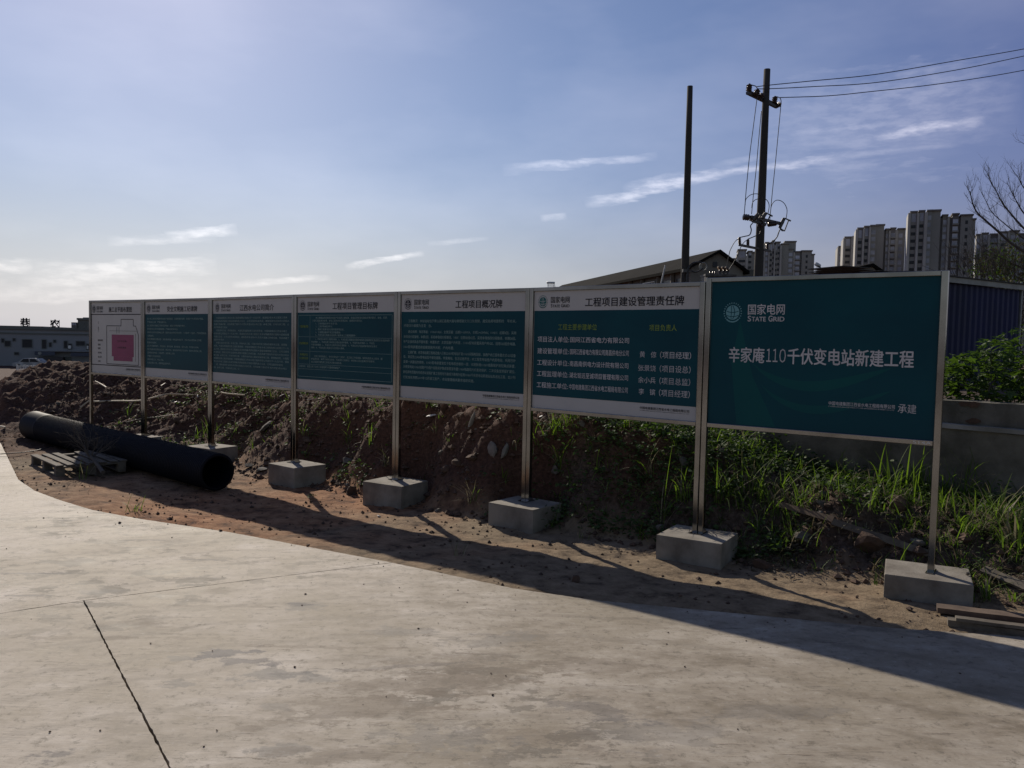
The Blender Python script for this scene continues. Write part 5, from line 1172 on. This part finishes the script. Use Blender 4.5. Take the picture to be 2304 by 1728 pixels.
# density sampling on the bank
def ground_pts(n, u0, u1, v0, v1):
    u = nrs.uniform(u0, u1, n); v = nrs.uniform(v0, v1, n); x, y = xy_of(u, v); z = height(x, y); return u, v, x, y, z
u, v, x, y, z = ground_pts(26000, -3, 16, -0.15, 3.2)
green = np.interp(u, [-3, 0, 2, 3.2, 4.0, 5.0, 8.0, 10, 13, 16], [.9, .9, .95, .8, .14, .04, .08, .12, .0, .0])
pat = fbm(x * 1.4 + 40, y * 1.4, 3)
topb = sstep((bank_t(u, v) - 0.15) * 2)
keep = (nrs.rand(len(u)) < green * (0.22 + 1.0 * sstep((pat - 0.45) * 9)) * (0.45 + topb * .55)) & (v < np.where(u < 3.4, WALLV(u) - 0.02, 3.2)) & (bank_t(u, v) > 0.04) & (road_sd(x, y) < -.1)
specs = []
for i in np.where(keep)[0]:
    k = rnd.randint(3, 7); big = rnd.random() < (.26 if 1.6 < u[i] < 3.9 else .15); Lb = rnd.uniform(.07, .18) * (2.1 if big else 1)
    for j in range(k):
        mi = (2 if rnd.random() < .8 else 1) if big else (0 if rnd.random() < .72 else 1)
        specs.append((x[i] + rnd.gauss(0, .02), y[i] + rnd.gauss(0, .02), z[i] - .01, rnd.uniform(0, 6.28), Lb * rnd.uniform(.6, 1.2), rnd.uniform(.05, .85), rnd.uniform(.3, 2.2), rnd.uniform(.005, .011) * (1.4 if big else 1), mi))
stuff(tag(obj('wild_grass', blades_mesh('wild_grass', specs, [M['grass'], M['drygrass'], M['brightgrass']])), 'wild green and dry grass growing over the earth bank', 'grass'))
# broad leaved weeds
u, v, x, y, z = ground_pts(42000, -3, 16, 0.0, 3.0)
gw = np.interp(u, [-3, 0, 1.8, 3.2, 3.9, 4.6, 8.0, 10, 13, 16], [.55, .6, .9, 1.0, .5, .07, .08, .16, .0, .0])
pat = fbm(x * 1.1 + 80, y * 1.1, 3)
keep = (nrs.rand(len(u)) < gw * np.where((u > 1.7) & (u < 3.9), .6 + .4 * sstep((pat - 0.42) * 6), sstep((pat - 0.43) * 6)) * .8) & (v < np.where(u < 3.4, WALLV(u) - 0.02, 3)) & (bank_t(u, v) > 0.05)
S = []
for i in np.where(keep)[0]:
    hgt = rnd.uniform(.02, .20) if 1.6 < u[i] < 4 else rnd.uniform(.02, .13)
    if rnd.random() < .12: hgt *= 2.2
    for j in range(rnd.randint(3, 8)):
        S.append(((x[i] + rnd.gauss(0, .045), y[i] + rnd.gauss(0, .045), z[i] + hgt * rnd.uniform(.2, 1)), rnd.uniform(0, 6.28), rnd.uniform(-.3, .6), rnd.gauss(0, .4), rnd.uniform(.025, .06), rnd.uniform(.02, .05)))
V, F = leaves_arrays(S); stuff(tag(obj('broadleaf_weeds', mesh_from('broadleaf_weeds', [tuple(q) for q in V], F, M['weed'])), 'low broad leaved weeds covering parts of the earth bank', 'weeds'))
# leaf litter and dry bits
u, v, x, y, z = ground_pts(9000, -3, 16, -0.1, 2.6)
gl = np.interp(u, [-3, 1, 3.3, 6, 16], [.55, .5, .6, .35, .3]); keep = (nrs.rand(len(u)) < gl) & (v < np.where(u < 3.4, WALLV(u) - 0.02, 3)) & (bank_t(u, v) > 0.03)
S = [((x[i], y[i], z[i] + .012), rnd.uniform(0, 6.28), rnd.gauss(0, .35), rnd.gauss(0, .35), rnd.uniform(.02, .05), rnd.uniform(.012, .03)) for i in np.where(keep)[0]]
# withered heap between the two right-hand blocks
hp0 = hit(1790, 1235)
for k in range(900):
    a_ = rnd.uniform(0, 6.28); r_ = abs(rnd.gauss(0, .22)); px_, py_ = hp0.x + math.cos(a_) * r_ * 1.3, hp0.y + math.sin(a_) * r_ * .8
    if road_sd(np.array([px_]), np.array([py_]))[0] > -.15: continue
    S.append(((px_, py_, H(px_, py_) + .01 + rnd.random() * .07 * math.exp(-(r_ / .25) ** 2)), rnd.uniform(0, 6.28), rnd.gauss(0, .4), rnd.gauss(0, .4), rnd.uniform(.025, .07), rnd.uniform(.01, .03)))
V, F = leaves_arrays(S); stuff(tag(obj('leaf_litter', mesh_from('leaf_litter', [tuple(q) for q in V], F, M['litter'])), 'dry brown leaf litter strewn over the earth bank', 'leaf litter'))
# single conspicuous grass clumps
def clump(px, py, n, L, label, dry=.25, w=.010, spread=.03, lean=.5, droop=1.2, name='grass_clump', z=None):
    p = hit(px, py); sp = []
    for j in range(n):
        sp.append((rnd.gauss(0, spread), rnd.gauss(0, spread), -.01, rnd.uniform(0, 6.28), L * 1.15 * rnd.uniform(.5, 1.15), abs(rnd.gauss(0, lean)), rnd.uniform(.2, droop * 1.5), w * rnd.uniform(.6, 1.3), 1 if rnd.random() < dry else 0))
    o = obj(name, blades_mesh(name, sp, [M['brightgrass'], M['drygrass']], 6), None, p)
    return tag(o, label, 'grass clump', 'tall grass clumps on the earth bank')
clump(185, 1080, 16, .30, 'thin grass tuft growing just in front of the pallet', .2)
clump(300, 1152, 16, .24, 'grass tuft at the slab edge in the shade of the boards', .5)
clump(1065, 1135, 26, .32, 'pale weed clump at the bank foot between two footing blocks', .6, .008)
clump(1490, 1180, 12, .62, 'tall grass stems rising just left of the fifth footing block', .3)
clump(1540, 1130, 22, .42, 'arching grass clump against the posts left of the big green board', .2, .014)
clump(1462, 1075, 14, .40, 'upright grass with pale stems in the middle of the bank', .45)
clump(1365, 1060, 10, .25, 'small bright tuft high on the bank under the name list board', .1)
clump(1620, 1130, 24, .46, 'bright grass clump just right of the posts of the big green board', .1, .012)
clump(1700, 1110, 30, .34, 'dense grass clump left of the long fallen plank', .1, .010, .08)
clump(1985, 1060, 16, .52, 'tall pointed grass standing before the wall left of the rightmost post', .15, .012)
clump(2005, 1110, 34, .44, 'lush bright grass clump in the middle right of the bank', .05, .013, .09)
clump(2065, 1100, 24, .40, 'bright grass clump just left of the rightmost post', .15, .013, .06)
clump(1950, 1145, 30, .32, 'leafy grass mound above the middle of the fallen plank', .1, .013, .10)
clump(2190, 1130, 30, .46, 'arching grass clump against the wall right of the rightmost post', .4, .012, .07)
clump(2240, 1170, 26, .36, 'broad bladed grass clump near the right edge', .3, .014, .07)
clump(2290, 1230, 34, .32, 'pale leaved clump at the right edge above the planks', .7, .022, .08)
clump(1800, 1210, 26, .24, 'grass growing out of the withered heap between two footing blocks', .4, .010, .09)
clump(1880, 1060, 24, .30, 'grass fringe along the top of the bank under the big green board', .15, .010, .12)
clump(1640, 1010, 26, .26, 'grass fringe at the bank crest right of the big green board posts', .1, .010, .10)
clump(1245, 985, 26, .28, 'yellow green grass clump high on the bank right of the posts', .1, .010, .07)
clump(1130, 1090, 12, .22, 'small yellow green tuft left of the third footing block posts', .1)
clump(690, 980, 10, .24, 'thin green tuft on the bare earth behind the open pipe end', .1)
clump(690, 1030, 9, .2, 'small green shoots on the bank just above the fifth footing block from the right', .1)
clump(870, 1050, 16, .22, 'curling dry weeds on the bank behind the middle footing blocks', .8)
clump(460, 985, 30, .32, 'green weed clump between the pipe and the second post from the left', .2, .012, .08)
clump(1030, 1250, 7, .2, 'single curled grass shoot in the shaded soil strip', .3)
clump(1310, 1215, 12, .14, 'low dry tuft on the sandy soil between two footing blocks', .6, .006)

# small green seedling
S = [((rnd.gauss(0, .02), rnd.gauss(0, .02), .02 + rnd.random() * .03), rnd.uniform(0, 6.28), rnd.uniform(-.2, .3), 0, .05, .04) for k in range(9)]
V, F = leaves_arrays(S); tag(obj('seedling', mesh_from('seedling', [tuple(q) for q in V], F, M['grass']), None, hit(700, 1123)), 'small bright green seedling on the orange soil', 'plant')

# lobed leaf shrub on top of the wall
def make_shrub():
    c = Vector((4.3, 7.75, 1.2)); t = thing('leafy_shrub', 'dense shrub with lobed green leaves growing on top of the retaining wall', 'shrub', c)
    V, F = leaves_arrays([((0, 0, 0), 0, 0, 0, 1, 1)], 'lobed'); me = mesh_from('leaf', [tuple(q) for q in V], F, M['shrubleaf'])
    me2 = mesh_from('leaf', [tuple(q) for q in V], F, M['weed'])
    bulk = []; stems = MB(); cnt = 0
    ex = -wdir; ey = wn_
    for k in range(5200):
        sx = rnd.uniform(-2.6, 2.6); dep = rnd.uniform(0.12, 1.15)
        p0 = W0 + ex * sx * 1.0 + ey * (0.15 + dep)
        prof = 0.38 + 0.08 * math.sin(sx * 3.1 + 1.0) + 0.12 * (sx + .3)
        hz = 1.21 + rnd.random() ** .9 * max(.2, prof + dep * .16) * (1 + .15 * math.sin(sx * 7))
        p = Vector((p0.x, p0.y, hz)); sz = rnd.uniform(.05, .12)
        if p.z > 2.25: continue
        if cnt < 290 and dep < .6 and sx > -1.2:
            o = obj('leaf', me if rnd.random() < .75 else me2, t, p - c, (rnd.gauss(0, .45), rnd.gauss(.15, .45), rnd.uniform(0, 6.28))); o.scale = (sz * 1.25,) * 3; cnt += 1
        else: bulk.append((p - c, rnd.uniform(0, 6.28), rnd.gauss(.1, .4), rnd.gauss(0, .4), sz, sz))
    V, F = leaves_arrays(bulk, 'lobed'); stuff(obj('foliage', mesh_from('foliage', [tuple(q) for q in V], F, M['shrubleaf']), t))
    for k in range(70):
        sx = rnd.uniform(-2.3, 2.5); p0 = W0 + ex * sx + ey * rnd.uniform(.3, 1.1); b = Vector((p0.x, p0.y, 1.1)) - c
        h_ = (.40 + .24 * (sx + .6) * .5 + .15); stems.tube(smooth_pts([b, b + Vector((rnd.gauss(0, .06), rnd.gauss(0, .06), h_ * .5)), b + Vector((rnd.gauss(0, .12), rnd.gauss(0, .12), h_))], 3), [.006, .006, .005, .004, .004, .003, .002], 4)
    build(stems, 'stems', M['bark'], t)
make_shrub()

# bare tree leaning in from the right
def make_tree():
    Y = 17.5; base = at(2440, 640, Y); base.z = 1.0
    t = thing('bare_tree', 'bare branched tree reaching in from the right edge above the shed', 'tree', base); o = t.location
    Q = lambda L, dy=0: [at(x_, y_, Y + dy) - o for x_, y_ in L]
    mb = MB(); tr = smooth_pts([Vector((0, 0, -.3)), Vector((-.05, 0, .5)), at(2425, 600, Y) - o, at(2400, 520, Y) - o, at(2390, 380, Y) - o], 4)
    mb.tube(tr, list(np.linspace(.12, .03, len(tr))), 10); build(mb, 'trunk', M['bark'], t, True)
    limbs = [(Q([(2425, 640), (2360, 600), (2304, 566), (2270, 543), (2246, 521), (2222, 500), (2200, 480), (2190, 462), (2185, 443), (2183, 430)], -.4), .036),
             (Q([(2420, 600), (2350, 560), (2310, 520), (2288, 497), (2272, 478), (2260, 464), (2250, 447), (2242, 431), (2230, 412), (2222, 391)]), .026),
             (Q([(2410, 560), (2340, 520), (2304, 480), (2292, 462), (2283, 445), (2272, 425)], .5), .022),
             (Q([(2400, 520), (2350, 470), (2310, 430), (2297, 412), (2290, 396)], .3), .02),
             (Q([(2425, 620), (2360, 575), (2300, 535), (2260, 503), (2232, 478), (2220, 455), (2207, 432)], .8), .018),
             (Q([(2425, 640), (2350, 625), (2290, 598), (2240, 575), (2205, 552), (2192, 530)], .6), .02),
             (Q([(2410, 500), (2360, 430), (2330, 380), (2310, 330)], .2), .02)]
    for L, r in limbs:
        P = smooth_pts(L, 3); mb = MB(); mb.tube(P, [r * (1 - .85 * i / len(P)) for i in range(len(P))], 6)
        for i in range(4, len(P), 1):
            if rnd.random() < .85:
                d = (P[min(i + 1, len(P) - 1)] - P[i - 1]).normalized()
                side = Vector((rnd.gauss(-.1, .5), rnd.gauss(0, .5), abs(rnd.gauss(.5, .3))))
                branch_tree(mb, P[i], d * .5 + side, rnd.uniform(.25, .6) * (1.1 - .5 * i / len(P)), .0055, 2, .42, .10, 3)
        build(mb, 'limb', M['bark'], t)
    twigs = MB()
    for k in range(120):
        p = at(rnd.uniform(2150, 2320), rnd.uniform(600, 640), Y + rnd.uniform(-.5, 1.5)); branch_tree(twigs, p - o, Vector((rnd.gauss(-.3, .3), 0, 1)), rnd.uniform(.3, .55), .006, 2, .4, .05, 3)
    build(twigs, 'twigs', M['bark'], t)
make_tree()
def make_bush(px, py, Y, rx, rz, n, label, mats, name='bush'):
    c = at(px, py, Y); t = thing(name, label, 'bush', (c.x, c.y, 1.0)); o = t.location
    ctr = [(Vector((rnd.gauss(0, rx * .55), rnd.gauss(0, rx * .5), rnd.gauss(0, rz * .5))), rnd.uniform(.3, .6) * rx) for _ in range(16)]
    S = [[], []]
    for k in range(n):
        cc, r_ = rnd.choice(ctr); q = Vector((rnd.gauss(0, 1), rnd.gauss(0, 1), rnd.gauss(0, 1))).normalized() * r_ * rnd.uniform(.4, 1)
        p = c + cc + q - o; S[rnd.random() < .5].append((p, rnd.uniform(0, 6.28), rnd.gauss(.2, .6), rnd.gauss(0, .6), rnd.uniform(.04, .1), rnd.uniform(.03, .07)))
    for s_, m in zip(S, mats):
        V, F = leaves_arrays(s_); stuff(obj('foliage', mesh_from('foliage', [tuple(q) for q in V], F, M[m]), t))
    mb = MB()
    for k in range(14): cc, r_ = rnd.choice(ctr); branch_tree(mb, Vector((rnd.gauss(0, .2), 0, 0)), (c + cc - o), (c + cc - o).length * .8, .02, 1, .25, 0, 3)
    build(mb, 'stems', M['bark'], t)
make_bush(2270, 606, 19, 1.1, .26, 1000, 'olive and brown leaved bush behind the shed roof at the right edge', ('brownleaf', 'weed'))
make_bush(2215, 606, 20, .6, .20, 500, 'yellow green bush in front of the far right tower', ('grass', 'brownleaf'))

# ------------------------------------------------------------------ loose timber
def plank(pts, w, h, label, mat='plank', z=0.03, roll=0.0, name='plank', lift=None):
    P = [p if isinstance(p, Vector) else hit(*p) + Vector((0, 0, z)) for p in pts]
    a_, b_ = P[0], P[-1]; L = (b_ - a_).length; mb = MB(); n = 10
    V = []; F = []
    for i in range(n + 1):
        s = i / n * L; sag = .0008 * math.sin(i * 1.3); j = lambda: rnd.uniform(-.0015, .0015)
        V += [(s, -w / 2 + j(), -h / 2 + sag), (s, w / 2 + j(), -h / 2 + sag), (s, w / 2 + j(), h / 2 + sag), (s, -w / 2 + j(), h / 2 + sag)]
    for i in range(n):
        b = i * 4; F += [(b + k, b + (k + 1) % 4, b + 4 + (k + 1) % 4, b + 4 + k) for k in range(4)]
    F += [(0, 3, 2, 1), tuple(n * 4 + k for k in range(4))]
    o = obj(name, mesh_from(name, V, F, M[mat])); d = (b_ - a_).normalized(); q = d.to_track_quat('X', 'Z')
    o.rotation_mode = 'XYZ'; o.rotation_euler = (q.to_matrix() @ Matrix.Rotation(roll, 3, 'X')).to_euler(); o.location = a_
    return tag(o, label, 'plank', 'loose planks near the right end')
plank([(1745, 1146), (1875, 1193)], .05, .02, 'rusty brown plank end sticking out of the bank grass', z=.05, roll=R(60))
plank([(1872, 1188), (2088, 1266)], .055, .018, 'long thin plank leaning along the foot of the bank toward the rightmost block', 'wood', z=.04, roll=R(60))
plank([(2210, 1306), (2330, 1352)], .07, .02, 'plank running off the right edge behind the rightmost block', 'wood', z=.06, roll=R(25))
def gz(px, py, z): return atz(px, py, z)
plank([gz(2108, 1368, .02), gz(2360, 1398, .035)], .11, .035, 'dark wide plank rearmost of the small stack at the slab edge', 'plank')
plank([gz(2150, 1391, .05), gz(2380, 1420, .055)], .06, .02, 'thin pale plank lying on the two planks at the slab edge', 'wood')
plank([gz(2132, 1398, .015), gz(2380, 1434, .015)], .07, .04, 'pale squared timber foremost of the small stack at the slab edge', 'wood')

# pale strips, sticks
def strip(pts, w, label, mat='strip', name='strip', lift=.04, cat='strip'):
    P = smooth_pts([hit(x_, y_) + Vector((0, 0, lift)) for x_, y_ in pts], 5); mb = MB(); mb.tube(P, w, 6)
    return tag(build(mb, name, M[mat]), label, cat, 'pale strips lying on the earth bank')
strip([(181, 922), (200, 914), (214, 909), (260, 911), (300, 910), (322, 906), (345, 902), (375, 894), (412, 893)], .016, 'long pale split bamboo strip bent across the earth behind the first two boards')
strip([(412, 893), (440, 893), (470, 891)], .008, 'thin dull strip continuing the long pale strip to the right')
strip([(214, 867), (226, 873), (239, 879)], .012, 'short pale strip just right of the leftmost post')
strip([(282, 926), (290, 922), (296, 916)], .008, 'short thin stick between the two leftmost posts')
strip([(362, 875), (372, 868)], .008, 'short pale stick under the second board from the left')
strip([(283, 957), (320, 950), (350, 944), (400, 938)], .007, 'thin grey stick behind the middle of the pipe')
strip([(490, 951), (498, 943), (507, 937)], .010, 'pale stick leaning on the bank just right of the third post')
strip([(497, 891), (515, 893), (551, 895)], .013, 'straight pale strip under the third board')
strip([(0, 966), (12, 967)], .02, 'pale strip at the left edge near the slab')
strip([(0, 1027), (60, 1022), (105, 1012), (170, 992)], .007, 'thin dark wire crossing the slab corner to the pallet', 'wire', 'loose_wire', .03, 'wire')

# ------------------------------------------------------------------ stones and clods
def rock_mesh(seed, name, mat, flat=.7):
    rs = random.Random(seed); bm = bmesh.new(); bmesh.ops.create_icosphere(bm, subdivisions=2, radius=1)
    pl = [(Vector((rs.gauss(0, 1), rs.gauss(0, 1), rs.gauss(0, 1))).normalized(), rs.uniform(.42, .80)) for _ in range(13)]
    for v_ in bm.verts:
        for n_, d_ in pl:
            k = v_.co.dot(n_) - d_
            if k > 0: v_.co -= n_ * k
        v_.co *= 1 + rs.uniform(-.05, .05); v_.co.z *= flat
    me = bpy.data.meshes.new(name); bm.to_mesh(me); bm.free(); me.materials.append(mat); return me
stone_me = [rock_mesh(s, 'stone', M['stone']) for s in range(6)]; clod_me = [rock_mesh(s + 20, 'clod', M['clod'], .8) for s in range(5)]
slabby = [rock_mesh(s + 40, 'stone', M['stone'], .35) for s in range(3)]
def put_stone(px, py, size_px, label, me=None, sink=.3, name='stone', cat='stone', group='stones on the earth bank', tilt=.5):
    p = hit(px, py); dist = p.y; r_ = size_px / 2 / FPX * dist
    me = me or rnd.choice(stone_me); o = obj(name, me, None, p + Vector((0, 0, r_ * (.5 - sink))), (rnd.gauss(0, tilt), rnd.gauss(0, tilt), rnd.uniform(0, 6.28))); o.scale = (r_ * 1.1, r_, r_)
    return tag(o, label, cat, group)
put_stone(1850, 1115, 26, 'pale broken concrete lump in the dark hollow of the bank')
put_stone(1868, 1103, 15, 'small pale lump just right of the broken concrete lump in the hollow')
put_stone(1850, 1142, 30, 'grey stone below the broken concrete lump in the hollow')
put_stone(1845, 1163, 20, 'light stone resting above the fallen plank')
put_stone(1800, 1190, 20, 'small square rubble piece below the fallen plank', slabby[0])
put_stone(1810, 1222, 60, 'large earthy stone behind the withered heap')
put_stone(1955, 1240, 80, 'large reddish earth clod below the fallen plank', clod_me[0], .45)
put_stone(2062, 1232, 44, 'yellowish stone block just left of the rightmost post foot')
put_stone(1765, 1060, 38, 'grey rock set in the top of the bank under the big green board')
put_stone(1630, 1025, 30, 'grey rock at the bank crest right of the double posts')
put_stone(1540, 1045, 36, 'flat grey slab fragment left of the double posts under the name list board', slabby[1], .2, tilt=1.2)
put_stone(1440, 1103, 18, 'pale chip in the middle of the weedy bank', slabby[2], .2)
put_stone(1250, 1068, 34, 'grey rock on the bank right of the third block posts')
put_stone(1310, 965, 20, 'pale square chip high on the bank', slabby[0], .2, tilt=1.2)
put_stone(1360, 1000, 34, 'brown tilted brick fragment high on the bank', clod_me[1], .2, tilt=1)
put_stone(1485, 1195, 30, 'stone at the bank foot against the fifth footing block')
put_stone(1030, 1045, 30, 'rounded stone left of the crumpled sack', clod_me[0], .45)
put_stone(1060, 1045, 34, 'brown rounded stone beside the crumpled sack', clod_me[2])
put_stone(780, 1045, 34, 'grey rock low on the bare bank', None)
put_stone(595, 970, 44, 'large grey slab leaning on the bank right of the fourth post', slabby[1], .15, tilt=1.2)
put_stone(562, 1052, 28, 'flat pale stone left of the footing block by the pipe end', slabby[2], .2, tilt=.2)
put_stone(590, 1060, 26, 'white flat chip touching the footing block by the pipe end', slabby[0], .2, tilt=.1)
put_stone(792, 1112, 42, 'dark earth clod between two footing blocks', clod_me[3], .2)
put_stone(1360, 1193, 12, 'small clod on the sandy soil near the third footing block', clod_me[1], .1)
put_stone(1295, 1310, 34, 'earthy stone at the slab edge in the shade', clod_me[4], .4)
so_ = obj('stone', stone_me[2], None, atz(2176, 1295, .15) + Vector((0, 0, .012)), (0, 0, 1)); so_.scale = (.022, .018, .02); tag(so_, 'small stone lying on top of the rightmost footing block', 'stone', 'stones on the earth bank')
n_ = 0
for k in range(700):
    uu, vv = rnd.uniform(-2, 15), rnd.uniform(.0, 2.4); 
    if uu < 3.4 and vv > WALLV(uu) - .1: continue
    if n_ >= 150: break
    x_, y_ = xy_of(uu, vv); z_ = H(x_, y_); r_ = rnd.choice((.03, .035, .04, .05, .07)) * rnd.uniform(.7, 1.3)
    stone = rnd.random() < .4
    o = obj('stone' if stone else 'clod', rnd.choice(stone_me if stone else clod_me), None, (x_, y_, z_ + r_ * .2), (rnd.gauss(0, .5), rnd.gauss(0, .5), rnd.uniform(0, 6.28))); o.scale = (r_ * 1.2, r_, r_)
    tag(o, 'small grey stone half sunk in the earth bank' if stone else 'lump of dark earth on the bank slope', 'stone' if stone else 'earth clod', 'small stones strewn on the bank' if stone else 'small earth lumps strewn on the bank'); n_ += 1
# fine crumbs on the flat soil and slab
def crumbs(name, label, n, gen, mat, cat):
    V = []; F = []; c = 0
    base = np.array([(1, 0, 0), (-1, 0, 0), (0, 1, 0), (0, -1, 0), (0, 0, 1), (0, 0, -1)], float); fc = [(0, 2, 4), (2, 1, 4), (1, 3, 4), (3, 0, 4), (2, 0, 5), (1, 2, 5), (3, 1, 5), (0, 3, 5)]
    for k in range(n):
        g = gen()
        if g is None: continue
        x_, y_, z_, r_ = g; b = base * r_ * (1 + nrs.uniform(-.35, .35, (6, 3))); a_ = rnd.uniform(0, 6.28); ca, sa = math.cos(a_), math.sin(a_)
        V += [(x_ + q[0] * ca - q[1] * sa, y_ + q[0] * sa + q[1] * ca, z_ + q[2] * .7) for q in b]; F += [tuple(i + c for i in f) for f in fc]; c += 6
    return stuff(tag(obj(name, mesh_from(name, V, F, mat)), label, cat))
def g1():
    uu, vv = rnd.uniform(-2, 14), rnd.uniform(-3, .3); x_, y_ = xy_of(uu, vv)
    if road_sd(np.array([x_]), np.array([y_]))[0] > -.01 or vnoise(x_ * 1.6, y_ * 1.6) < rnd.random() * .9: return None
    r_ = .004 + abs(rnd.gauss(0, .009)); return x_, y_, H(x_, y_) + r_ * .3, min(r_, .03)
def g2():
    x_, y_ = rnd.uniform(-6, 4), rnd.uniform(2.5, 9); s_ = road_sd(np.array([x_]), np.array([y_]))[0]
    if s_ < .01 or rnd.random() > math.exp(-s_ * 2.2) * .9 + .03: return None
    r_ = .002 + abs(rnd.gauss(0, .003)); return x_, y_, r_ * .4, min(r_, .012)
def g3():
    uu, vv = rnd.uniform(-2, 15), rnd.uniform(.0, 2.8); x_, y_ = xy_of(uu, vv)
    if uu < 3.4 and vv > WALLV(uu) - .05: return None
    r_ = .007 + abs(rnd.gauss(0, .017)); return x_, y_, H(x_, y_) + r_ * .2, min(r_, .055)
crumbs('soil_crumbs', 'crumbs and small clods of reddish soil on the flat strip', 4200, g1, M['clod'], 'soil crumbs')
crumbs('slab_grit', 'grit and crumbs of soil scattered on the concrete', 1500, g2, M['clod'], 'grit')
crumbs('bank_rubble', 'fine rubble on the slope of the earth bank', 11000, g3, M['clod'], 'rubble')
for i, (px, py) in enumerate(((339, 1449), (478, 1466), (225, 1645), (1, 1), (113, 1648), (488, 1645), (1138, 1522), (912, 1530), (986, 1403), (1105, 1516), (500, 1298), (700, 1312))):
    if px == 1: continue
    p = atz(px, py, 0); o = obj('pebble', rnd.choice(clod_me), None, (p.x, p.y, .004), (0, 0, rnd.random() * 6)); r_ = rnd.uniform(.004, .007); o.scale = (r_, r_, r_ * .8)
    tag(o, 'tiny dark pebble lying on the concrete slab', 'pebble', 'pebbles on the slab')

# rubbish
def crumple(px, py, size, label, mat, name, cat='rubbish', seed=1, flat=.6, squash=(1, 1, 1), group=None):
    rs = random.Random(seed); bm = bmesh.new(); bmesh.ops.create_icosphere(bm, subdivisions=3, radius=1)
    for v_ in bm.verts:
        n_ = v_.co.copy(); f_ = 1 + .12 * math.sin(n_.x * 4 + seed) * math.sin(n_.y * 5) + .07 * math.sin(n_.z * 11 + n_.x * 8) + .05 * math.sin(n_.y * 17 + seed); v_.co = Vector((n_.x * squash[0], n_.y * squash[1], n_.z * flat * squash[2])) * f_
    me = bpy.data.meshes.new(name); bm.to_mesh(me); bm.free(); me.materials.append(M[mat]); me.polygons.foreach_set('use_smooth', np.ones(len(me.polygons), bool))
    p = hit(px, py); o = obj(name, me, None, p + Vector((0, 0, size * .25)), (rs.gauss(0, .3), rs.gauss(0, .3), rs.uniform(0, 6))); o.scale = (size,) * 3
    return tag(o, label, cat, group)
crumple(1108, 1016, .07, 'crumpled pale sack on the bank left of the third block posts', 'sack', 'crumpled_sack', seed=3, flat=1.25, squash=(.8, .6, 1))
crumple(1136, 1020, .07, 'grey green rag hanging beside the crumpled sack', 'wallconc', 'rag', seed=5, flat=1.1, squash=(.5, .4, 1.1))
crumple(972, 940, .055, 'flat white scrap high on the bank under the fifth board', 'whiteplastic', 'plastic_scrap', seed=7, flat=.12, squash=(1.4, .6, 1), group='white scraps on the bank')
crumple(698, 905, .05, 'flat white scrap on the bank crest under the fourth board', 'whiteplastic', 'plastic_scrap', seed=9, flat=.12, squash=(1.4, .5, 1), group='white scraps on the bank')
crumple(853, 1164, .022, 'tiny white scrap on the orange soil', 'whiteplastic', 'plastic_scrap', seed=11, flat=.3, group='white scraps on the bank')
crumple(1060, 958, .05, 'pale grey green tangle of netting on the bare bank', 'wallcap', 'netting', seed=12, flat=1.8, squash=(.5, .4, 1.6))
for i, (px, py) in enumerate(((620, 890), (634, 892), (604, 893), (1215, 943), (430, 900), (445, 897), (395, 905), (380, 1065))):
    crumple(px, py, .028, 'small white plastic shred on top of the bank', 'whiteplastic', 'plastic_scrap', seed=20 + i, flat=.15, squash=(1.6, .5, 1), group='white shreds on the bank top')
# mud flakes pushed onto the slab edge
for i, (px, py) in enumerate(((497, 1195), (692, 1229), (988, 1282), (270, 1178))):
    p = atz(px, py, 0); o = obj('clod', clod_me[i], None, (p.x, p.y, .008), (0, 0, i)); o.scale = (.022, .017, .018)
    tag(o, ['clod at the slab edge nearest the lone grass tuft', 'second clod along the slab edge from the left', 'clod at the slab edge nearest the middle of the photo', 'leftmost clod at the slab edge'][i], 'earth clod', 'clods on the slab edge')
